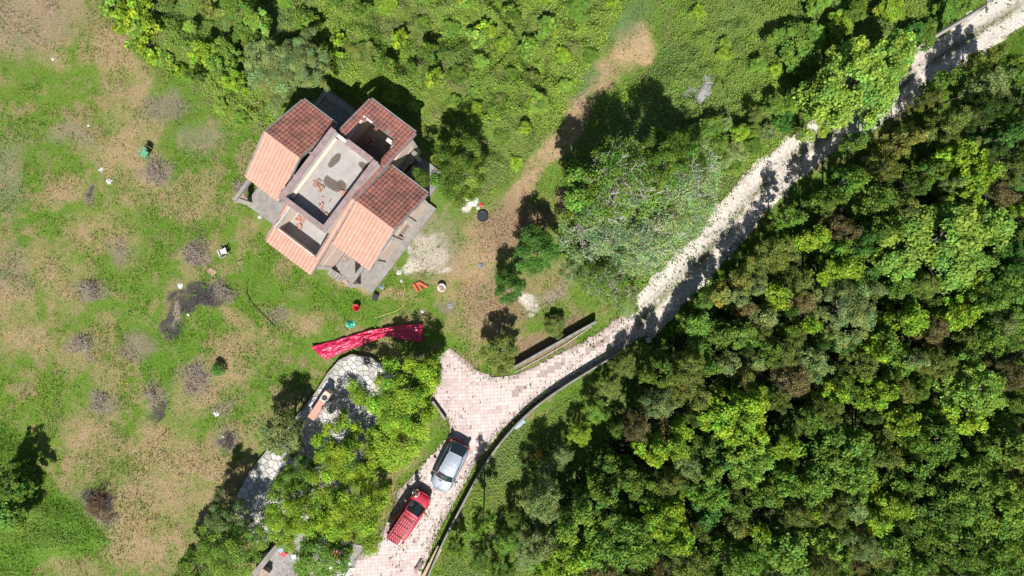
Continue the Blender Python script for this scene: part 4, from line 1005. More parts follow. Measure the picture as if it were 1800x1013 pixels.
# orange pipes
for (a, b, lab) in [((727, 499), (735, 513), 'leftmost of the three orange plastic pipes on the lawn'), ((733, 497), (742, 510), 'middle one of the three orange plastic pipes'), ((736, 496), (752, 505), 'orange plastic pipe nearest the rubble sack')]:
    p = Vector((*W(*a), .12)); q = Vector((*W(*b), .12)); m_ = MB(); n = 9; vs = []
    dd = (q - p).normalized(); s = Vector((-dd.y, dd.x, 0)); K = 7
    for e in (p - p, q - p):
        for rr_ in (.11, .09):
            for k in range(K): an = math.pi * k / (K - 1); vs.append(e + s * math.cos(an) * rr_ + Vector((0, 0, math.sin(an) * rr_ - .06)))
    fs = []
    for k in range(K - 1): fs += [(k, k + 1, 2 * K + k + 1, 2 * K + k), (K + k + 1, K + k, 3 * K + k, 3 * K + k + 1), (k, K + k, K + k + 1, k + 1), (2 * K + k, 2 * K + k + 1, 3 * K + k + 1, 3 * K + k)]
    m_.add(vs, fs); o = m_.build('plastic_pipe', M['orange'], loc=p); tag(o, lab, 'pipe', 'orange half pipes on the lawn')
# black box
o = thing_box('battery_box', 'box', 'dark grey box on grass by the tip of the side walkway', 661, 523, .34, .46, .28, -25, 'darkmetal')
m_ = MB(); m_.box(-.18, .18, -.24, .24, .28, .31); m_.build('lid', M['black'], o)
# hoses
def hose(name, pts, r, mat, lab, z=.05):
    P = [on(*p) for p in pts]; o0 = P[0]; m_ = MB(); Q = []
    for i in range(len(P) - 1):
        for k in range(5):
            f = k / 5; p0, p1, p2, p3 = P[max(i - 1, 0)], P[i], P[i + 1], P[min(i + 2, len(P) - 1)]
            Q.append(tuple(.5 * (2 * p1[c] + (p2[c] - p0[c]) * f + (2 * p0[c] - 5 * p1[c] + 4 * p2[c] - p3[c]) * f * f + (3 * p1[c] - p0[c] - 3 * p2[c] + p3[c]) * f ** 3) - o0[c] + (z if c == 2 else 0) for c in range(3)))
    m_.tube(Q, r, 5); o = m_.build(name, M[mat], loc=o0); tag(o, lab, 'hose'); return o
M['yellowhose'] = simple('yellow_rubber', (.45, .42, .08), .5)
hose('garden_hose', [(706, 494), (712, 505), (709, 520), (710, 535), (700, 545), (680, 552), (655, 560)], .018, 'yellowhose', 'thin yellow hose snaking over the lawn near the orange pipes')
hose('black_hose', [(437, 490), (434, 505), (437, 520), (446, 535), (458, 548), (470, 560), (485, 575)], .022, 'black', 'thin black hose curving on the grass left of the house')
# rope shade: planks beside the west porch
def planks(name, label, px, py, n, L, wdt, mat, spread, rz0, jit, z=None, cat='timber', part='plank', th=.035):
    x, y, zz = on(px, py); zz = zz if z is None else z; root = empty(name, (x, y, zz)); tag(root, label, cat)
    for i in range(n):
        m_ = MB(); l = L * R.uniform(.6, 1.0); m_.box(-l / 2, l / 2, -wdt / 2, wdt / 2, 0, th); o = m_.build(part, M[mat], root)
        o.location = (R.uniform(-spread, spread), R.uniform(-spread, spread) * .6, .02 + i * th * .55); o.rotation_euler = (R.uniform(-.05, .05), R.uniform(-.05, .05), math.radians(rz0 + R.uniform(-jit, jit)))
    return root
planks('plank_pile', 'pile of short pale boards beside the left porch corner', 424, 350, 9, .8, .11, 'wood', .25, 35, 28)
planks('brick_strip', 'row of weathered boards lying along the front porch edge', 606, 492, 6, 1.3, .14, 'oldwood', .35, -38, 8)
o = thing_box('long_timber', 'timber', 'long yellow timber beam standing out beside the lower driveway wall', 758, 985, 2.6, .22, .12, 62, 'lumber', z=.25)
m_ = MB(); m_.box(-1.1, 1.2, -.30, -.14, .02, .12); m_.build('second_beam', M['lumber'], o)
planks('firewood_bundle', 'bundle of grey sticks lying inside the wall at the bottom edge', 736, 996, 14, .95, .045, 'oldwood', .16, 55, 12, th=.045, part='stick')
o = thing_box('metal_sheet', 'sheet', 'blue-grey sheet metal panel leaning at the outside of the curving wall', 913, 744, .9, .32, .03, 38, 'bluegrey', z=.5, tilt=.5)
m_ = MB(); m_.box(-.45, .45, -.02, .02, .03, .05); m_.build('ridge', M['steel'], o)
thing_box('concrete_block', 'block', 'small pale concrete block on the wall end by the track', 1138, 598, .3, .3, .7, 20, 'plaster')
crumple('stone', 'stone', 'pale flat stone on bare ground between the two round bushes', 846, 467, .28, .14, 'rock', 31)
crumple('stone', 'stone', 'pinkish stone on the lawn right of the rubble sack', 792, 537, .25, .12, 'rock', 32)
crumple('stone', 'stone', 'white stone by the verge of the gravel track', 1363, 290, .2, .16, 'plaster', 33)

# masonry barbecue on the patio
p = Vector((*W(548, 735, 1.0), 0)); q = Vector((*W(577, 692, 1.0), 0)); dd = (q - p); rz = math.atan2(dd.y, dd.x); Lb = dd.length
bb = empty('barbecue', ((p.x + q.x) / 2, (p.y + q.y) / 2, PZ + .03), rz); tag(bb, 'long brick barbecue counter with a round black hob on the stone patio', 'barbecue')
m_ = MB(); m_.box(-Lb / 2 + .04, Lb / 2 - .04, -.22, .22, 0, .78); m_.build('counter', M['brick'], bb)
m_ = MB(); m_.box(-Lb / 2, Lb / 2 - .62, -.26, .26, .783, .84); m_.build('tiled_top', M['tile_light'], bb)
m_ = MB(); m_.box(Lb / 2 - .617, Lb / 2, -.27, .27, .783, .86); m_.build('stone_top', M['plaster'], bb)
m_ = MB(); m_.lathe([(0, .0), (.17, .0), (.19, .03), (.15, .04), (.14, .015), (0, .015)], 20, (Lb / 2 - .32, 0, .862)); m_.build('hob', M['black'], bb)
m_ = MB(); m_.box(Lb / 2 + .005, Lb / 2 + .22, -.24, .20, 0, 1.15); m_.build('chimney', M['brick'], bb)
# junk yard at the bottom
yard = MB(); yard.cur = (.28, .27, .27); yard.prism([W(*p_) for p_ in [(480, 955), (520, 935), (640, 960), (620, 1000), (600, 1050), (430, 1060)]], -.05, .03)
tag(yard.build('yard_floor', M['stone'], tint=True), kind='structure')
JK = [('propped_board', 'board', 'white board propped in the junk left of centre by the wall', 470, 975, .5, .32, .5, 55, 'white'),
      ('white_crate', 'crate', 'pale blue-grey crate at the upper end of the junk yard', 496, 960, .55, .35, .5, -40, 'bluegrey'),
      ('white_crate', 'crate', 'white crate nearest the tree crowns in the junk yard', 507, 957, .45, .4, .45, -35, 'white'),
      ('red_crate', 'crate', 'dark red crate beside the pale crates in the junk yard', 500, 970, .5, .3, .35, -38, 'redp'),
      ('orange_bucket', 'box', 'orange plastic box at the bottom edge among the trees', 571, 1008, .3, .25, .35, 10, 'orange'),
      ('dark_cabinet', 'cabinet', 'dark wooden cabinet in the lower left of the junk yard', 468, 1000, .8, .5, .7, -35, 'oldwood'),
      ('white_box', 'box', 'small white box beside the broken table', 519, 976, .28, .25, .3, 15, 'white')]
for n_, c_, l_, px, py, a_, b2, c2, r_, m__ in JK:
    o = thing_box(n_, c_, l_, px, py, a_, b2, c2, r_, m__, z=.03)
    e_ = MB(); e_.box(-a_ / 2 - .02, a_ / 2 + .02, -b2 / 2 - .02, b2 / 2 + .02, c2 - .06, c2 + .015); e_.build('rim' if c_ != 'board' else 'edge', M[m__], o)
tb = empty('steel_frame_table', (*W(588, 972, .5), .03), math.radians(-35)); tag(tb, 'white framed old table top with dark red middle among the junk', 'table')
for (x0, x1, y0, y1) in ((-.62, .62, .30, .40), (-.62, .62, -.40, -.30), (-.62, -.52, -.295, .295), (.52, .62, -.295, .295)): m_ = MB(); m_.box(x0, x1, y0, y1, .62, .68); m_.build('frame', M['white'], tb)
m_ = MB(); m_.box(-.52, .52, -.295, .295, .55, .60); m_.build('tabletop', M['redp'], tb)
for sx_ in (-.55, .55):
    for sy_ in (-.34, .34): m_ = MB(); m_.box(sx_ - .03, sx_ + .03, sy_ - .03, sy_ + .03, 0, .62); m_.build('leg', M['steel'], tb)
planks('plank_pile', 'jumble of broken boards at the corner of the paved drive', 612, 972, 8, 1.0, .12, 'oldwood', .3, 45, 40, z=.05)
crumple('plastic_sheet', 'sheet', 'white plastic sheet heap by the bottom of the paved drive', 598, 992, .75, .25, 'cloth_white', 41, z=.06)
crumple('plastic_sheet', 'sheet', 'small white plastic heap at the bottom edge right of the junk', 612, 1003, .45, .2, 'white', 42, z=.06)

# rocks in the upper meadow
def rock(px, py, r, lab, seed, asp=.7, rz=0, h=.5):
    x, y, z = on(px, py); rr = np.random.RandomState(seed); n = 12; k = 7; V = []
    for j in range(k):
        ph = math.pi / 2 * (1 - j / (k - 1))
        for i in range(n):
            a = 2 * math.pi * i / n; q = r * math.cos(ph) * (1 + .25 * math.sin(2 * a + seed) + .12 * math.sin(5 * a + seed * 2)); zz = h * r * math.sin(ph) ** .6
            V.append((q * math.cos(a) + rr.randn() * .03 * r, q * math.sin(a) * asp + rr.randn() * .03 * r, max(-.15, zz - .12 + rr.randn() * .05 * r)))
    m_ = MB(); m_.add(V, [(j * n + i, (j + 1) * n + i, (j + 1) * n + (i + 1) % n, j * n + (i + 1) % n) for j in range(k - 1) for i in range(n)])
    m_.add([(0, 0, V[0][2])], []); o = m_.build('rock', M['rock'], loc=(x, y, z)); o.rotation_euler.z = rz; tag(o, lab, 'rock', 'limestone rocks in the upper meadow')
rock(1237, 163, .80, 'largest grey limestone rock in the upper meadow', 1, .75, .8)
rock(1241, 140, .5, 'grey rock touching the top of the largest meadow rock', 2)
rock(1212, 158, .45, 'grey rock to the left of the largest meadow rock', 3)
rock(1203, 168, .36, 'small rock at the left end of the rock group', 4)
rock(1222, 182, .32, 'small rock under the largest meadow rock', 5)
rock(1235, 124, .22, 'small rock topmost in the meadow rock group', 6)
rock(1242, 181, .25, 'small grey rock at the lower right of the rock group', 7)
rock(1334, 71, .25, 'small grey rock alone near the top of the meadow', 8)
rock(1265, 197, .28, 'small grey rock further below the rock group', 9)
rock(1173, 147, .2, 'small rock at the edge of the big tree shadow', 10)
rock(1325, 210, .2, 'small rock beside the ditch shrubs', 11)

# utility pole and cable
xt, yt = W(1738, 7, 6.6)
pole = empty('utility_pole', (xt, yt, 0)); tag(pole, 'tall pale concrete utility pole beside the gravel track at the top right', 'pole')
m_ = MB(); m_.tube([(0, 0, -.2), (0, 0, 3.3), (0, 0, 6.6)], [.17, .14, .11], 10); m_.build('shaft', M['plaster'], pole)
m_ = MB(); m_.box(-.06, .06, -.5, .5, 6.38, 6.5); m_.build('crossarm', M['steel'], pole)
for k in (-.4, 0, .4): m_ = MB(); m_.lathe([(.03, 0), (.05, .05), (.03, .1), (.05, .14), (0, .18)], 8, (0, k, 6.5)); m_.build('insulator', M['white'], pole)
x0, y0 = W(1738, 7, 6.65); x1, y1 = W(600, 1012, 7.0)
m_ = MB(); m_.tube([(x0 + (x1 - x0) * t, y0 + (y1 - y0) * t, 6.65 + (6.6 - 6.65) * t - 1.2 * math.sin(math.pi * t)) for t in np.linspace(0, 1.1, 30)], .009, 4)
tag(m_.build('overhead_cable', M['darkmetal']), 'thin overhead cable running from the pole across both parked cars', 'cable')

# ------------------------------------------------------------ foliage meshes
def leaves(cent, nrm, size, rs, aspect=.62, tint=None):
    """diamond leaves, two triangles each, folded a little along the middle"""
    n = len(cent); nrm = nrm / np.linalg.norm(nrm, axis=1, keepdims=True)
    r = rs.randn(n, 3); t = np.cross(nrm, r); t /= np.linalg.norm(t, axis=1, keepdims=True) + 1e-9; b = np.cross(nrm, t)
    L = size[:, None]; w = L * aspect
    V = np.stack([cent - t * L * .5, cent - b * w * .5 + nrm * L * .08, cent + t * L * .5, cent + b * w * .5 + nrm * L * .08], 1)
    F = (np.arange(n) * 4)[:, None] + np.array([0, 1, 2, 3])
    T = np.repeat(tint, 4, 0) if tint is not None else None
    return V.reshape(-1, 3), F, T
def crown_mesh(seed, rad, hgt, ncl, per, leaf, rc=(.22, .36), holes=.0, elong=1.0, hang=0, mode='round'):
    rs = np.random.RandomState(seed)
    th = rs.rand(ncl) * 2 * math.pi; lob = 1 + .22 * np.sin(th * 3 + seed) + .14 * np.sin(th * 5 + seed * 2.3)
    q = np.sqrt(rs.rand(ncl)); zz = np.sqrt(np.clip(1 - q ** 2, 0, 1)) * (.55 + .45 * rs.rand(ncl))
    if mode == 'deep':
        lo_ = rs.rand(ncl) < .45; q = np.where(lo_, .55 + .42 * rs.rand(ncl), q); zz = np.where(lo_, (.12 + .75 * rs.rand(ncl)) * np.sqrt(np.clip(1 - (q * .85) ** 2, 0, 1)) * 1.1, np.sqrt(np.clip(1 - q ** 2, 0, 1)) * (.78 + .22 * rs.rand(ncl)))
    if mode == 'cone': q = rs.rand(ncl) ** .6; zz = (1 - q) * 1.0 + rs.rand(ncl) * .12
    cc = np.stack([q * np.cos(th) * rad * lob * elong * .86, q * np.sin(th) * rad * lob * .86, zz * hgt + .08 * rs.randn(ncl) * hgt], 1)
    rcl = rad * (rc[0] + (rc[1] - rc[0]) * rs.rand(ncl)) * (1.1 - .35 * q)
    ci = np.repeat(np.arange(ncl), per); n = len(ci)
    d = rs.randn(n, 3); d /= np.linalg.norm(d, axis=1, keepdims=True); d[:, 2] = np.abs(d[:, 2]) * .9 - .25
    sp = rs.randn(ncl, 3, 3); sp[:, :, 2] = np.abs(sp[:, :, 2]) * .5; sp /= np.linalg.norm(sp, axis=2, keepdims=True)
    spike = np.clip(np.einsum('nij,nj->ni', sp[ci], d / np.linalg.norm(d, axis=1, keepdims=True)), 0, 1).max(1) ** 5
    rr = (.30 + .72 * rs.rand(n) ** .75) * (.86 + .62 * spike)
    P = cc[ci] + d * (rcl[ci] * rr)[:, None] * np.array([1, 1, .8])
    nr = d * .7 + np.array([0, 0, .55]) + rs.randn(n, 3) * .55
    ctint = (1 + .16 * rs.randn(ncl))[ci]
    hue = rs.randn(n) * .10 + (rs.randn(ncl) * .10)[ci]
    v = np.clip(ctint * (1 + .20 * rs.randn(n)), .45, 1.8)
    T = np.stack([v * (1 + hue), v, v * (1 - hue * .8)], 1).clip(.1, 2.2)
    s = leaf * (.5 + 1.0 * rs.rand(n) ** 1.5 + .12 * rs.rand(ncl)[ci])
    V, F, T = leaves(P, nr, s, rs, .66, T)
    return np_mesh('crown', V, F, M['leaf'], T), cc
def trunk_mesh(seed, h, r, n_limb, spread, mat, cc=None, twigs=0):
    rs = random.Random(seed); m_ = MB()
    top = (rs.uniform(-.15, .15), rs.uniform(-.15, .15), h * .8)
    m_.tube([(0, 0, -.2), (rs.uniform(-.08, .08), rs.uniform(-.08, .08), h * .4), top], [r, r * .75, r * .45], 7)
    tg = list(cc) if cc is not None else []
    rs.shuffle(tg)
    for k in range(min(n_limb, len(tg))):
        c = tg[k]; z0 = h * rs.uniform(.3, .75); st_ = Vector((top[0] * z0 / h, top[1] * z0 / h, z0)); e = Vector((c[0], c[1], c[2]))
        mid_ = st_.lerp(e, .5) + Vector((rs.uniform(-.1, .1), rs.uniform(-.1, .1), -.08 * (e - st_).length)); m_.tube([st_, mid_, e], [r * .38, r * .24, r * .08], 5)
        for _ in range(twigs):
            a = mid_.lerp(e, rs.random()); L_ = spread * rs.uniform(.12, .3); dr = Vector((rs.gauss(0, 1), rs.gauss(0, 1), rs.uniform(.1, 1.0))).normalized()
            b_ = a + dr * L_; m_.tube([a, a.lerp(b_, .5) + Vector((rs.gauss(0, .03), rs.gauss(0, .03), 0)), b_], [r * .18, r * .13, r * .07], 3, False)
            for __ in range(2):
                a2 = a.lerp(b_, rs.uniform(.3, .9)); d2 = (dr + Vector((rs.gauss(0, .7), rs.gauss(0, .7), rs.gauss(0, .3)))).normalized() * L_ * .5; m_.tube([a2, a2 + d2], [r * .12, r * .06], 3, False)
    return mesh_from('trunk', [tuple(v) for v in m_.v], m_.f, M[mat])
# size classes: unit metres. crown origin sits at the crown base, trunk origin on the ground
PR = {}
def proto(key, seeds, H_, rad, hgt, ncl, per, leaf, limbs, r, mat='bark', twigs=0, **k):
    L_ = []
    for s in seeds:
        cm, cc = crown_mesh(s, rad, hgt, ncl, per, leaf, **k); base = H_ - hgt
        cc = cc + np.array([0, 0, base]); V = np.zeros(len(cm.vertices) * 3, np.float32); cm.vertices.foreach_get('co', V); V = V.reshape(-1, 3); V[:, 2] += base; cm.vertices.foreach_set('co', V.ravel()); cm.update()
        L_.append((cm, trunk_mesh(s, H_, r, limbs, rad, mat, cc, twigs)))
    PR[key] = (L_, rad, H_)
proto('S', (1, 2, 3, 4), 4.6, .80, 3.4, 34, 95, mode='deep', leaf=.125, limbs=6, r=.07, rc=(.30, .5))
proto('Sf', (5, 6, 7), 4.4, .85, 3.2, 44, 150, .075, 6, .07, mode='deep', rc=(.26, .42))
proto('Md', (11, 12, 13, 14), 5.0, 1.35, 3.4, 54, 125, .15, 9, .10, mode='deep', rc=(.22, .38))
proto('Mf', (15, 16, 17), 4.8, 1.35, 3.2, 66, 190, .085, 9, .10, mode='deep', rc=(.20, .34))
proto('L', (21, 22, 23), 6.0, 2.4, 3.6, 100, 170, .16, 16, .16, mode='deep', rc=(.15, .25))
proto('Lf', (25, 26, 27), 5.5, 2.4, 2.4, 95, 300, .085, 16, .15, rc=(.14, .24))
proto('B', (31, 32), 5.2, 2.3, 2.5, 120, 100, .085, 60, .10, 'pale_bark', 8, rc=(.13, .24))
proto('C', (41,), 7.5, .7, 6.8, 60, 160, .10, 3, .10, mode='cone', rc=(.25, .4))
proto('H', (51, 52, 53), 1.3, .62, .85, 12, 55, .19, 4, .03, rc=(.35, .5))

PAL = {'yellow-green': (.205, .320, .026), 'bright': (.190, .315, .048), 'fresh green': (.140, .245, .034), 'mid green': (.110, .190, .026), 'dark green': (.066, .122, .022), 'olive': (.150, .195, .040),
       'grey-green': (.190, .255, .085), 'pale green': (.205, .300, .115), 'russet': (.165, .140, .055), 'ochre': (.20, .215, .045), 'deep green': (.064, .165, .026), 'golden': (.46, .31, .03)}
placed = []
def tree(px, py, rpx, col, key, h=None, name='tree', zfrac=.78, sx=1.0, rz=None, cat='tree', group=None, label=None, cname=None):
    L_, rad, H_ = PR[key]; h = h or H_
    zc_ = h * zfrac; x, y = W(px, py, zc_); k = (H - zc_) / H / 24
    sc = rpx * k / rad; g = tz(x, y)
    cm, tm = L_[R.randrange(len(L_))]
    root = empty(name, (x, y, g), R.uniform(0, 6.28) if rz is None else math.radians(rz)); root.scale = (sc * sx, sc / (sx if sx > 1 else 1) ** .4, h / H_)
    c = PAL[col]; v = R.uniform(.93, 1.22); hs_ = R.uniform(-.05, .05)
    cr = link('crown', cm, root); cr.color = (c[0] * v * (1 + hs_), c[1] * v, c[2] * v, 1)
    link('trunk', tm, root)
    placed.append(dict(o=root, px=px, py=py, r=rpx, col=col, key=key, cat=cat, group=group, label=label, cname=cname))
    root['category'] = cat
    if label: root['label'] = label
    if group: root['group'] = group
    return root

# ---- trees one can name
T = tree
T(700, 695, 78, 'yellow-green', 'Lf', 5.2, 'broadleaf_tree', label='broad yellow-green tree between the stone patio and the paved turning place')
T(745, 660, 32, 'yellow-green', 'Mf', 4.2, 'broadleaf_tree', label='small yellow-green tree touching the upper right of the broad patio tree')
T(595, 800, 66, 'yellow-green', 'Lf', 5.2, 'broadleaf_tree', label='yellow-green tree in the middle of the patio just below the barbecue')
T(690, 785, 52, 'yellow-green', 'Mf', 4.4, 'broadleaf_tree', label='yellow-green tree on the lawn left of the silver car')
T(612, 900, 76, 'yellow-green', 'Lf', 5.4, 'broadleaf_tree', label='large yellow-green tree left of the red car')
T(515, 905, 66, 'yellow-green', 'Lf', 5.2, 'broadleaf_tree', label='yellow-green tree above the pale wall end near the junk yard')
T(560, 985, 52, 'fresh green', 'Mf', 4.0, 'broadleaf_tree', label='dull green tree in the middle of the junk yard at the bottom edge')
T(490, 770, 44, 'grey-green', 'Mf', 4.6, 'olive_tree', label='silvery tree at the left edge of the stone patio below the barbecue')
T(522, 838, 40, 'fresh green', 'Lf', 4.5, 'olive_tree', label='fine-leaved tree over the left half of the stone patio')
T(395, 908, 40, 'grey-green', 'Lf', 4.6, 'olive_tree', label='silvery tree left of the white flagstones at the dry lawn edge')
T(400, 975, 68, 'fresh green', 'Lf', 4.8, 'broadleaf_tree', label='green tree at the bottom edge left of the pale wall end')
T(340, 1000, 40, 'fresh green', 'Mf', 4.2, 'broadleaf_tree', label='leftmost tree of the group at the bottom edge beside the lawn')
T(18, 852, 38, 'mid green', 'L', 3.6, 'broadleaf_tree', zfrac=.7, label='bluish green tree cut by the left edge of the lawn')
T(8, 905, 34, 'fresh green', 'Md', 2.8, 'broadleaf_tree', label='small green tree below the tree at the left lawn edge')
T(798, 298, 62, 'mid green', 'Lf', 7.2, 'broadleaf_tree', label='round dark green tree close to the right corner of the house')
T(945, 440, 46, 'deep green', 'Mf', 5.0, 'broadleaf_tree', label='larger of two round bushes casting shade on the earth track', cname='bush')
T(896, 505, 32, 'deep green', 'Mf', 3.6, 'broadleaf_tree', label='smaller of two round bushes, beside the white spill')
T(878, 622, 38, 'olive', 'Mf', 3.4, 'young_tree', label='narrow olive green young tree at the head of the driveway wall')
T(490, 130, 62, 'grey-green', 'Lf', 3.6, 'broadleaf_tree', label='wide grey-green tree above the left gable of the house')
T(545, 118, 50, 'grey-green', 'Lf', 3.6, 'broadleaf_tree', label='grey-green tree right beside the wide one above the house')
T(1095, 322, 84, 'fresh green', 'B', 8.4, 'bare_tree', label='big half-bare grey-twigged tree nearest the shaded meadow')
T(1055, 402, 80, 'pale green', 'B', 5.4, 'bare_tree', label='big half-bare tree with grey twigs right of the round bushes')
T(1138, 412, 78, 'pale green', 'B', 5.4, 'bare_tree', label='half-bare tree leaning over the left side of the pale gravel track')
T(1212, 318, 72, 'pale green', 'B', 7.4, 'bare_tree', label='half-bare tree above the gravel track, uppermost of the grey group')
T(1068, 492, 54, 'fresh green', 'B', 4.6, 'bare_tree', label='half-bare tree at the top end of the straight driveway wall')
T(1175, 285, 60, 'mid green', 'Lf', 8.2, 'broadleaf_tree', label='dark leafy tree behind the grey half-bare trees')
T(1030, 325, 46, 'fresh green', 'Md', 7.6, 'broadleaf_tree', label='green leafy tree at the left end of the grey half-bare trees')
T(1110, 395, 40, 'yellow-green', 'Md', 3.6, 'broadleaf_tree', label='bright green bush showing through the half-bare trees')
T(1508, 145, 84, 'bright', 'L', 6.6, 'broadleaf_tree', sx=1.15, rz=35, zfrac=.84, label='tall light green tree overhanging the gravel track at the upper right')
T(1575, 95, 42, 'bright', 'Md', 5.6, 'broadleaf_tree', label='light green tree crown above the overhanging one, nearer the pole')
T(1440, 165, 34, 'fresh green', 'Md', 5.0, 'broadleaf_tree', label='green crown at the left foot of the overhanging track tree')
T(1400, 80, 44, 'mid green', 'Md', 2.2, 'shrub', label='dark shrub in the meadow left of the overhanging track tree')
T(1655, 425, 92, 'bright', 'L', 6.8, 'maple_tree', sx=1.18, rz=-8, label='largest light green tree of the woodland, broad flat crown')
T(1740, 400, 48, 'bright', 'Md', 6.4, 'maple_tree', label='light green crown at the right end of the largest woodland tree')
T(1580, 450, 42, 'bright', 'Md', 6.0, 'maple_tree', label='light green crown at the left end of the largest woodland tree')
T(1495, 545, 64, 'grey-green', 'Lf', 6.2, 'olive_tree', label='soft silvery grey-green round tree in the middle of the woodland')
T(1765, 240, 26, 'deep green', 'C', 8.5, 'cypress_tree', zfrac=.55, label='slender dark cypress leaning out near the right edge of the woodland')
T(380, 651, 12, 'deep green', 'Sf', .9, 'shrub', cat='shrub', label='single small round shrub on the dry lawn above the stone patio')

T(846, 925, 20, 'fresh green', 'S', 6.2, 'young_tree', label='slim tall young tree on the slope just outside the curving wall below the cars')
T(1018, 468, 36, 'grey-green', 'Lf', 3.6, 'broadleaf_tree', label='low grey-green tree right of the larger round bush')
T(1100, 528, 30, 'grey-green', 'Mf', 3.2, 'broadleaf_tree', label='grey-green tree over the upper end of the straight driveway wall')
T(975, 575, 22, 'olive', 'Mf', 1.2, 'shrub', cat='shrub', label='low olive shrub on the earth bank below the white spill')
# ---- the woodland: crowns read from the photograph, then the dark fill between them
WL = [(1500,318,26,'fresh green'),(1437,418,21,'yellow-green'),(1395,380,16,'fresh green'),(1330,470,24,'olive'),(1305,490,18,'ochre'),(1335,502,18,'grey-green'),(1370,445,32,'olive'),(1265,522,20,'ochre'),(1225,572,26,'fresh green'),
 (1305,522,18,'grey-green'),(1315,542,16,'russet'),(1370,520,25,'yellow-green'),(1410,532,22,'russet'),(1402,500,30,'olive'),(1462,480,24,'yellow-green'),(1492,474,22,'yellow-green'),(1345,562,24,'grey-green'),(1425,572,16,'yellow-green'),
 (1310,590,24,'fresh green'),(1485,408,30,'russet'),(1702,348,32,'yellow-green'),(1762,345,28,'russet'),(1790,368,14,'yellow-green'),(1625,502,27,'olive'),(1602,562,32,'yellow-green'),(1642,582,26,'russet'),(1690,552,30,'yellow-green'),
 (1750,512,46,'mid green'),(1762,572,26,'grey-green'),(1738,596,28,'fresh green'),(1745,145,30,'grey-green'),(1642,172,14,'olive'),(1675,215,28,'olive'),(1578,256,22,'ochre'),(1605,236,18,'ochre'),(1692,272,28,'yellow-green'),
 (1562,296,22,'olive'),(1722,305,36,'yellow-green'),(1740,192,28,'dark green'),(1205,662,32,'olive'),(1160,712,30,'grey-green'),(1122,752,26,'russet'),(1152,792,28,'yellow-green'),(1194,790,22,'yellow-green'),(1212,822,22,'grey-green'),
 (1175,852,28,'olive'),(1235,700,24,'olive'),(1024,902,20,'bright'),(998,932,20,'bright'),(1090,950,62,'fresh green'),(1000,985,38,'yellow-green'),(1172,912,44,'yellow-green'),(1202,958,24,'yellow-green'),(1240,872,26,'fresh green'),
 (1130,862,30,'mid green'),(955,888,34,'grey-green'),(1215,640,26,'olive'),(1248,646,16,'fresh green'),(1310,660,14,'ochre'),(1302,735,58,'yellow-green'),(1318,812,44,'bright'),(1376,622,28,'olive'),(1396,672,34,'russet'),
 (1368,702,26,'olive'),(1432,640,32,'grey-green'),(1466,690,22,'yellow-green'),(1456,722,30,'olive'),(1472,790,42,'fresh green'),(1430,850,38,'fresh green'),(1380,786,24,'yellow-green'),(1392,846,26,'fresh green'),(1258,872,26,'fresh green'),
 (1250,838,22,'fresh green'),(1336,936,16,'yellow-green'),(1290,1000,52,'fresh green'),(1382,972,42,'fresh green'),(1450,956,22,'bright'),(1400,906,26,'olive'),(1468,902,30,'olive'),(1450,1002,26,'olive'),(1545,690,30,'yellow-green'),
 (1586,692,24,'olive'),(1586,745,30,'yellow-green'),(1502,780,36,'fresh green'),(1650,775,46,'fresh green'),(1498,832,50,'fresh green'),(1562,802,24,'olive'),(1572,892,22,'yellow-green'),(1502,892,28,'grey-green'),(1540,922,24,'yellow-green'),
 (1522,962,28,'grey-green'),(1572,962,22,'fresh green'),(1718,682,52,'bright'),(1700,722,40,'yellow-green'),(1650,902,60,'mid green'),(1702,852,60,'fresh green'),(1752,902,56,'fresh green'),(1682,962,50,'mid green'),(1782,782,42,'mid green'),
 (1784,662,26,'russet'),(1540,616,22,'yellow-green'),(1612,632,18,'grey-green'),(1650,640,30,'olive'),(1350,620,20,'mid green'),(1285,640,22,'grey-green'),(1270,590,24,'mid green'),(1160,655,26,'mid green'),(1105,842,24,'mid green'),(1060,860,24,'mid green'),
 (1520,640,24,'olive'),(1560,600,22,'mid green'),(1420,740,22,'mid green'),(1605,840,34,'mid green'),(1760,985,50,'fresh green'),(1600,1000,34,'mid green'),(1790,560,24,'fresh green'),(1640,300,26,'mid green'),(1600,330,24,'dark green'),(1545,350,24,'mid green'),
 (1660,140,18,'mid green'),(1785,120,26,'mid green'),(1745,95,18,'olive'),(1790,300,26,'olive'),(1555,400,24,'mid green'),(1460,350,20,'mid green'),(1510,250,16,'mid green'),(1240,470+58,14,'mid green'),(945,960,34,'grey-green'),(1220,1000,36,'olive'),(1350,870,24,'mid green')]
GW = 'trees of the dense woodland right of the gravel track'
hgt_noise = lambda px, py: 4.6 + 2.0 * float(fbm(np.array([px / 24.]), np.array([py / 24.]), 3.0, 123)[0])
edge_pts = [(px, py) for px, py, r, c in WL]
allw = [(a, b, r, c, True) for a, b, r, c in WL]
rr_ = random.Random(5); occ = [(p['px'], p['py'], p['r']) for p in placed] + [(a, b, r) for a, b, r, c, _ in allw]
for _ in range(9000):
    px = rr_.uniform(960, 1860); py = rr_.uniform(60, 1060); r = rr_.choice([14, 17, 20, 24, 28])
    if any((px - a) ** 2 + (py - b) ** 2 < ((r + q) * .60) ** 2 for a, b, q in occ): continue
    edg = poly_sd(np.array([px]), np.array([py]), FOREST)[0]
    if edg < (r + 24 if (py < 640 and px > 1250) else r * .9 + 6): continue
    if any((px - a) ** 2 + (py - b) ** 2 < ((r + q) * (.60 if (py < 640 and edg < 60) else .70)) ** 2 for a, b, q in occ): continue
    occ.append((px, py, r)); allw.append((px, py, r, rr_.choices(['dark green', 'mid green', 'olive', 'fresh green', 'grey-green', 'russet', 'deep green', 'yellow-green'], [26, 30, 18, 14, 6, 3, 8, 8])[0], False))
    if len(allw) > 286: break
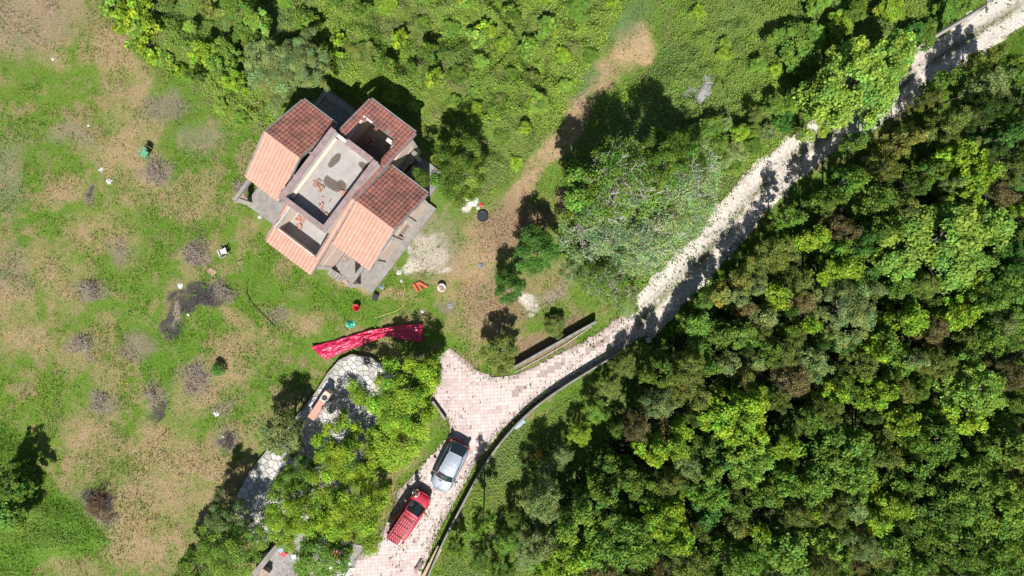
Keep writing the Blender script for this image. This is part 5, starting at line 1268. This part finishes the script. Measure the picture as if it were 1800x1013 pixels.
for px, py, r, c, top in allw:
    fine = c in ('grey-green', 'olive', 'russet', 'dark green') 
    key = ('Sf' if fine else 'S') if r < 26 else (('Mf' if fine else 'Md') if r < 44 else ('Lf' if fine else 'L'))
    h = hgt_noise(px, py) * (1.0 if top else .80) + (r - 25) * .012
    ed = float(poly_sd(np.array([px]), np.array([py]), FOREST)[0])
    if ed < 110 and px > 1170 and py < 640:
        he = min(6.6, 3.7 + max(0, px - 1200) / 300 * 2.4); h = he * R.uniform(.92, 1.1) if ed < 70 else (h + he) / 2
    if px > 1600 and py > 600 and not top: c = R.choice(['fresh green', 'mid green', 'fresh green', 'olive']); key = key.replace('Md', 'Mf') if key != 'S' else 'Sf'
    tree(px, py, r * 1.12, c, key, h, 'woodland_tree', group=GW, rz=None)
# labels of the woodland trees: colour, size, and what they stand next to
LM = [('the largest light green tree', 1655, 425), ('the silvery round tree', 1495, 545), ('the slender cypress', 1765, 240), ('the upper gravel track', 1560, 230), ('the lower gravel track', 1290, 440), ('the concrete block', 1138, 598),
      ('the top right corner', 1800, 60), ('the bottom right corner', 1790, 1000), ('the right picture edge', 1795, 660), ('the bottom picture edge', 1350, 1010), ('the sunny slope end', 980, 960), ('the big yellow-green crown', 1302, 735), ('the sunny slope of weeds', 1080, 780),
      ('the two bright round crowns', 1010, 915), ('the middle russet crown', 1396, 672), ('the blue-green crown group', 1498, 832), ('the light thicket at right', 1718, 682)]
def direction(dx, dy):
    a = math.degrees(math.atan2(-dy, dx)) % 360
    return ['right of', 'above right of', 'above', 'above left of', 'left of', 'below left of', 'below', 'below right of'][int((a + 22.5) // 45) % 8]
ORD = ['', 'second ', 'third ', 'fourth ', 'fifth ', 'sixth ', 'seventh ', 'eighth ', 'ninth ']
def label_all(items, LM, noun):
    buckets = {}
    for p in items:
        lm = min(LM, key=lambda q: math.hypot(q[1] - p['px'], q[2] - p['py'])); dx, dy = p['px'] - lm[1], p['py'] - lm[2]; d_ = math.hypot(dx, dy)
        size = 'small' if p['r'] < 24 else ('medium' if p['r'] < 42 else 'large')
        if noun != 'tree': size = 'small' if p['r'] < 18 else 'wide'
        buckets.setdefault((size, p['col'], direction(dx, dy) if d_ > 14 else 'at', lm[0]), []).append((d_, p))
    for (size, col_, dr, lm), L_ in buckets.items():
        L_.sort(key=lambda q: q[0])
        for i, (_, p) in enumerate(L_):
            cn = 'bright green' if col_ == 'bright' else col_
            p['o']['label'] = f'{size} {cn} {noun} {dr} {lm}' + (f', {ORD[min(i, 8)]}nearest to it'.replace(', nearest', ', the nearest') if len(L_) > 1 else '')
label_all([p for p in placed if p['group'] == GW], LM, 'tree')

# ---- shrubs: hedge of broad-leaved bushes upper left, weeds and brush along the track
def shrubs(L_, name, group, lab):
    for i, (px, py, r, col, key, h) in enumerate(L_): tree(px, py, r, col, key, h, name, cat='shrub', group=group, label=lab(i, px, py, col), zfrac=.6)
words = ['first', 'second', 'third', 'fourth', 'fifth', 'sixth', 'seventh', 'eighth', 'ninth', 'tenth', 'eleventh', 'twelfth', 'thirteenth', 'fourteenth', 'fifteenth', 'sixteenth', 'seventeenth', 'eighteenth', 'nineteenth', 'twentieth']
HB = [(200, 12, 20), (222, 30, 20), (212, 50, 16), (240, 56, 20), (262, 78, 18), (270, 100, 18), (300, 112, 16), (318, 128, 14), (255, 20, 20), (235, 80, 12), (285, 60, 16)]
shrubs([(a, b, c, 'yellow-green' if i % 3 else 'bright', 'H', 1.5) for i, (a, b, c) in enumerate(HB)], 'laurel_bush', 'broad-leaved bushes edging the upper left lawn', lambda i, px, py, c: f'{words[i]} broad-leaved bush down the hedge edge of the upper left lawn')
HB2 = [(370, 100, 26), (405, 92, 24), (395, 125, 22), (440, 30, 28), (425, 150, 20), (350, 140, 14), (470, 60, 24), (445, 75, 20)]
shrubs([(a, b, c, ['yellow-green', 'fresh green', 'bright', 'mid green'][i % 4], 'Md', 3.0 if i < 6 else 2.2) for i, (a, b, c) in enumerate(HB2)], 'bush', 'bushes in the overgrown plot above the house', lambda i, px, py, c: f'{c.replace("bright", "bright green")} bush in the overgrown plot, {words[i]} of the row above the grey-green trees')
FL = [(1100, 642, 26, 'olive'), (1072, 678, 24, 'olive'), (1045, 722, 24, 'fresh green'), (1020, 762, 22, 'yellow-green'), (985, 800, 24, 'grey-green'), (960, 825, 22, 'grey-green'), (1130, 622, 18, 'olive'), (1125, 700, 20, 'mid green'), (1085, 755, 18, 'mid green'), (930, 975, 30, 'grey-green'),
      (890, 950, 26, 'fresh green'), (880, 1000, 26, 'mid green'), (905, 905, 20, 'mid green'), (800, 960, 18, 'fresh green'), (845, 985, 20, 'fresh green'), (985, 860, 20, 'olive')]
shrubs([(a, b, c, d_, 'Mf', 2.6) for a, b, c, d_ in FL], 'brush', 'feathery shrubs on the slope below the curving wall', lambda i, px, py, c: f'{words[i]} {c} feathery shrub on the slope between curving wall and woodland')
TS = [(1352, 190, 20, 'mid green'), (1380, 215, 20, 'deep green'), (1320, 230, 16, 'mid green'), (1405, 230, 16, 'olive'), (1430, 10, 22, 'fresh green'), (1470, 50, 24, 'yellow-green'), (1622, 62, 26, 'mid green'), (1655, 45, 20, 'fresh green'), (1660, 20, 22, 'fresh green'), (1560, 20, 26, 'yellow-green'), (1500, 20, 22, 'mid green'), (1295, 235, 18, 'yellow-green'), (1690, 12, 16, 'fresh green'), (1600, 60, 18, 'deep green')]
shrubs([(a, b, c, d_, 'Md', 1.9) for a, b, c, d_ in TS], 'bush', 'low bushes along the upper side of the gravel track', lambda i, px, py, c: f'{words[i]} {c} low bush on the meadow bank above the gravel track')
DS = [(395, 20, 26, 'olive'), (545, 45, 22, 'mid green'), (640, 30, 16, 'mid green'), (760, 105, 18, 'mid green'), (855, 60, 16, 'yellow-green'), (700, 70, 16, 'yellow-green'), (840, 80, 20, 'bright'), (765, 150, 16, 'yellow-green'), (690, 130, 16, 'mid green'), (600, 90, 18, 'yellow-green'), (930, 90, 20, 'fresh green'), (965, 60, 22, 'fresh green'), (900, 30, 16, 'mid green'), (820, 20, 16, 'bright')]
shrubs([(a, b, c, d_, 'H', 1.6) for a, b, c, d_ in DS], 'bramble_bush', 'bramble mounds in the overgrown plot at the top', lambda i, px, py, c: f'{words[i]} {c.replace("bright", "bright green")} bramble mound in the overgrown plot at the top edge')
DT = [(1168, 20), ]
UL = [('the left gable of the house', 500, 190), ('the round tree beside the house', 798, 298), ('the top of the earth path', 1100, 60), ('the bend of the earth path', 1000, 220), ('the top picture edge', 700, 0), ('the grey-green trees', 520, 125), ('the upper left hedge', 270, 90), ('the tree shadow', 820, 200), ('the largest meadow rock', 1237, 163),
      ('the half-bare grey trees', 1212, 300), ('the overhanging track tree', 1450, 180), ('the dark meadow shrub', 1400, 80)]
auto = []
def fill(poly, n, radii, cols, keys, hs, name, group, seed, gap=.8):
    rq = random.Random(seed); P_ = np.array(poly, float); k_ = 0
    for _ in range(4000):
        px = rq.uniform(max(0, P_[:, 0].min()), min(1800, P_[:, 0].max())); py = rq.uniform(max(0, P_[:, 1].min()), min(1013, P_[:, 1].max())); r = rq.choice(radii)
        if any((px - p['px']) ** 2 + (py - p['py']) ** 2 < ((r + p['r']) * gap) ** 2 for p in placed): continue
        q = (np.array([px]), np.array([py]))
        if poly_sd(*q, poly)[0] < r or line_d(*q, PATH)[0] < r + 24 or line_d(*q, ROAD)[0] < r + 40 or poly_sd(*q, HOUSEPX)[0] > -r - 8: continue
        if math.hypot(px - 1120, py - 88) < r + 50 or math.hypot(px - 1232, py - 160) < r + 34: continue
        c = rq.choice(cols); tree(px, py, r, c, rq.choice(keys), rq.choice(hs), name, cat='shrub', group=group, zfrac=.6); auto.append(placed[-1]); k_ += 1
        if k_ >= n: break
fill(UNDER, 34, [12, 15, 18, 22, 26], ['yellow-green', 'yellow-green', 'bright', 'fresh green', 'olive', 'mid green'], ['Mf', 'Sf', 'Mf'], [.7, .9, 1.1], 'bramble_bush', 'brambles of the overgrown plot', 31, 1.25)
TRACKSIDE = [(1165, 235), (1230, 200), (1300, 200), (1380, 165), (1440, 195), (1400, 235), (1340, 290), (1290, 345), (1240, 380), (1200, 300)]
fill(TRACKSIDE, 18, [14, 17, 20, 24], ['mid green', 'grey-green', 'olive', 'fresh green', 'grey-green'], ['Mf', 'Sf'], [1.4, 1.9, 2.4], 'bush', 'shrubs on the bank above the gravel track', 33, .72)
MEADOW = [(1180, -30), (1450, -30), (1400, 60), (1380, 160), (1250, 130), (1180, 60)]
fill(MEADOW, 5, [12, 15], ['fresh green', 'yellow-green'], ['Sf'], [.7, .9], 'low_shrub', 'low shrubs in the upper meadow', 35)
# golden flowering broom on the slope
for i, (px, py, r) in enumerate([(968, 860, 8), (948, 800, 7), (942, 950, 9), (930, 965, 8), (945, 925, 6)]):
    tree(px, py, r, 'golden', 'Sf', 1.7, 'broom_bush', cat='shrub', group='yellow flowering broom bushes', zfrac=.8, label=f'{words[i]} small golden flowering broom bush on the slope near the woodland edge')

label_all(auto, UL, 'bush')
# ------------------------------------------------------------ ground cover nobody could count
def scatter_pts(n, x0, x1, y0, y1, rs): return rs.uniform(x0, x1, n), rs.uniform(y0, y1, n)
def colours(kind, x, y, rs):
    n = len(x); a = fbm(x, y, 3.2, 201); b = fbm(x, y, 1.1, 207); r = rs.rand(n)
    m_ = sstep(.40, .60, a * .6 + b * .4)[:, None]
    yel = np.array((.205, .330, .042)); gr = np.array((.150, .280, .042)); br = np.array((.215, .185, .105)); bl = np.array((.130, .230, .085))
    c = gr * (1 - m_) + yel * m_
    t = sstep(.50, .62, fbm(x, y, 2.1, 213) * .6 + fbm(x, y, .7, 219) * .4)[:, None] * .65; c = c * (1 - t) + br * t
    u = x * .8 + y * .6; v_ = (y * .8 - x * .6) * .45
    br2 = sstep(.50, .60, fbm(v_ * 2.2, u * .8, 2.6, 231))[:, None] * .45 * (x < 5)[:, None]; c = c * (1 - br2) + np.array((.17, .165, .085)) * br2
    lm = sstep(.52, .60, fbm(u * .7, v_ * 2, 2.0, 241))[:, None] * .7; c = c * (1 - lm) + np.array((.235, .375, .045)) * lm
    f = sstep(.54, .64, fbm(x, y, 4.0, 227))[:, None] * .7; c = c * (1 - f) + bl * f
    return c * (.98 + .28 * r[:, None]) * (1 + .08 * rs.randn(n, 3))
rs = np.random.RandomState(77)
# leafy undergrowth carpet
N0 = 620000
x, y = scatter_pts(N0, -40, 40, -23, 23, rs); px = x * 24 + 900; py = 506.5 - y * 24
wq = samp(wU, x, y)
slp = sstep(-2, 12, samp(sdS, x, y)); lft = sstep(0, 14, samp(sdL, x, y)); fst = sstep(-14, 10, samp(sdF, x, y)) 
lawnc = sstep(.56, .66, fbm(x, y, 1.0, 601) * .55 + fbm(x, y, .33, 603) * .45)
den = np.clip(wq * 1.0 + slp * .7 + lft * .35 + fst * .22 + lawnc * .30, 0, 1)
fl_ = samp(flat, x, y); rd = line_d(px, py, ROAD); pz = poly_sd(px, py, PLAZA); pt = poly_sd(px, py, PATIO); hs_ = poly_sd(px, py, HOUSEPX)
ok = (rs.rand(N0) < den) & (rd > 33) & (pz < -3) & (pt < -2) & ~((hs_ > 8))
x, y = x[ok], y[ok]; n = len(x); z = samp(Z, x, y) + rs.rand(n) ** 1.5 * np.where(wq[ok] > .3, .30, .12) + .03
gxn = (samp(Z, x + .2, y) - samp(Z, x - .2, y)) / .4; gyn = (samp(Z, x, y + .2) - samp(Z, x, y - .2)) / .4
nr = np.stack([-gxn, -gyn, np.ones(n)], 1) * .8 + rs.randn(n, 3) * .38
clump = fbm(x, y, .35, 303, 2)
siz = (.055 + .075 * rs.rand(n)) * (.8 + .6 * clump)
cc = colours('u', x, y, rs)
meadow = sstep(1150, 1230, x * 24 + 900)[:, None] * sstep(250, 200, 506.5 - y * 24)[:, None]
cc = cc * (1 - meadow * .5) + np.array((.18, .275, .05)) * meadow * .5
lf_ = np.maximum(lft[ok], (wq[ok] < .3) * (slp[ok] < .3) * .85)[:, None]; cc = cc * (1 - lf_ * .8) + np.array((.12, .25, .03)) * lf_ * .8
V, F, Tt = leaves(np.stack([x, y, z], 1), nr, siz, rs, .7, np.clip(cc, .01, .6))
o = link('undergrowth', np_mesh('undergrowth', V, F, M['weed'], Tt)); tag(o, 'tangled leafy undergrowth of brambles and weeds covering rough ground', 'undergrowth', kind='stuff')
# lawn grass and dry straw: short upright blades in the colour of the turf they grow in
N1 = 420000
x, y = scatter_pts(N1, -40, 40, -23, 23, rs); px = x * 24 + 900; py = 506.5 - y * 24
den = 1 - np.clip(samp(wU, x, y) * .7 + sstep(0, 14, samp(sdF, x, y)) + samp(sstep(0, 10, sdS), x, y) * .5, 0, 1)
rd = line_d(px, py, ROAD); pz = poly_sd(px, py, PLAZA); pt = poly_sd(px, py, PATIO); hs_ = poly_sd(px, py, HOUSEPX)
ok = (rs.rand(N1) < den) & (rd > 29) & (pz < 1) & (pt < 0) & ~(hs_ > 8)
x, y, px, py = x[ok], y[ok], px[ok], py[ok]; n = len(x); z = samp(Z, x, y); c = samp(C, x, y)
lum = c.mean(1); c = c * (.72 + .56 * rs.rand(n))[:, None]
gmix = (rs.rand(n) < .25)[:, None]; c = np.where(gmix & (lum > .12)[:, None], GREEN * (.8 + .5 * rs.rand(n))[:, None], c)
yl = (rs.rand(n) < .10 * sstep(.56, .66, fbm(x, y, 2.2, 401)))[:, None] & (px < 260)[:, None]; c = np.where(yl, np.array((.55, .42, .03)), c)
patchy = fbm(x, y, 1.6, 411)
hh = (.05 + .10 * rs.rand(n)) * (.6 + 1.1 * sstep(.4, .65, patchy)); ww = .030 + .035 * rs.rand(n)
a = rs.rand(n) * 2 * math.pi; l1 = rs.randn(n) * .06; l2 = rs.randn(n) * .06
dx, dy = np.cos(a) * ww * .5, np.sin(a) * ww * .5
V = np.stack([np.stack([x - dx, y - dy, z - .01], 1), np.stack([x + dx, y + dy, z - .01], 1), np.stack([x + l1, y + l2, z + hh], 1)], 1)
o = link('grass', np_mesh('grass', V.reshape(-1, 3), np.arange(n * 3).reshape(n, 3), M['blade'], np.repeat(np.clip(c, .01, .7), 3, 0)))
tag(o, 'patchy lawn grass, green and straw dry, with yellow flowers at left', 'grass', kind='stuff')
# tufts sprouting between the pavers, along the wall foot and in the track
N2 = 170000
x, y = scatter_pts(N2, -15, 40, -23, 23, rs); px = x * 24 + 900; py = 506.5 - y * 24
pz = poly_sd(px, py, PLAZA); rd = line_d(px, py, ROAD)
wl = line_d(px, py, [(1096, 610), (1040, 642), (985, 676), (938, 710), (896, 748), (860, 790), (830, 838), (800, 892), (775, 940), (752, 990)])
strip = np.exp(-(line_d(px, py, [(1105, 575), (1040, 612), (960, 655), (905, 690)]) / 6.) ** 2)
nzz = fbm(x, y, 1.2, 501)
den = (pz > -6) * (strip * .6 * (nzz > .47) + .95 * np.exp(-(wl / 11) ** 2) + .95 * np.exp(-(np.abs(pz) / 6) ** 2) * (nzz > .38) + (.10 + .25 * (py > 840)) * (nzz > .52)) + (np.exp(-(rd / 6) ** 2) * (nzz > .40) * 1.0 + .45 * (rd < 30) * (fbm(x, y, .8, 511) > .60) + .5 * (rd < 34) * (fbm(x, y, .5, 515) > .54) * ((px < 1290) & (px > 1180)) + np.exp(-((rd - 33) / 5) ** 2) * .8 * (nzz > .4)) * (pz < 0)
ok = (rs.rand(N2) < den) & (poly_sd(px, py, HOUSEPX) < -5) & (poly_sd(px, py, PATIO) < -3)
x, y = x[ok], y[ok]; n = len(x)
wlk = wl[ok] < 13
V, F, Tt = leaves(np.stack([x, y, .07 + rs.rand(n) * np.where(wlk, .35, .07)], 1), np.stack([np.zeros(n), np.zeros(n), np.ones(n)], 1) + rs.randn(n, 3) * .6, .07 + .09 * rs.rand(n), rs, .6, np.array((.10, .165, .03)) * (.6 + .8 * rs.rand(n))[:, None])
o = link('weeds', np_mesh('weeds', V, F, M['weed'], Tt)); tag(o, 'small weeds sprouting in joints of the paving and between the wheel ruts', 'weeds', kind='stuff')
# brush heaps: dry twigs over the dark piles
N3 = 2600
hp = [(392, 512, 22), (266, 695, 12), (180, 890, 32), (345, 445, 28), (275, 305, 26), (160, 508, 20), (145, 606, 20), (175, 705, 20), (345, 668, 26), (424, 330, 18)]
ww_ = np.array([h_[2] ** 2 for h_ in hp], float); pick = rs.choice(len(hp), N3, p=ww_ / ww_.sum()); hpA = np.array(hp)[pick]
th = rs.rand(N3) * 2 * math.pi; lobe = .62 + .30 * np.sin(th * 2 + hpA[:, 0]) + .22 * np.sin(th * 3 + hpA[:, 1]) + .12 * np.sin(th * 7 + hpA[:, 0])
rad_ = hpA[:, 2] / 24 * np.sqrt(rs.rand(N3)) * lobe * (.8 + .5 * rs.rand(N3))
x = (hpA[:, 0] - 900) / 24 + rad_ * np.cos(th); y = (506.5 - hpA[:, 1]) / 24 + rad_ * np.sin(th); z = samp(Z, x, y) + .02 + rs.rand(N3) * .14
a = rs.rand(N3) * math.pi; L_ = .08 + .22 * rs.rand(N3); w_ = .012 + .012 * rs.rand(N3)
d1 = np.stack([np.cos(a) * L_, np.sin(a) * L_, rs.randn(N3) * .06], 1); s1 = np.stack([-np.sin(a) * w_, np.cos(a) * w_, np.zeros(N3)], 1); P = np.stack([x, y, z], 1)
V = np.stack([P - d1 - s1 * .3, P - d1 + s1 * .3, P + d1 + s1, P + d1 - s1], 1)
c = np.array((.24, .20, .165)) * (.5 + .9 * rs.rand(N3))[:, None]; c = np.where((pick == 2)[:, None], c * np.array((.5, .38, .3)), c)
o = link('twigs', np_mesh('twigs', V.reshape(-1, 3), np.arange(N3 * 4).reshape(N3, 4), M['blade'], np.repeat(c, 4, 0))); tag(o, 'dry grey twigs and cut brush lying in heaps on the lawn', 'twigs', kind='stuff')
print('objects', len(bpy.data.objects), 'undergrowth+grass done')
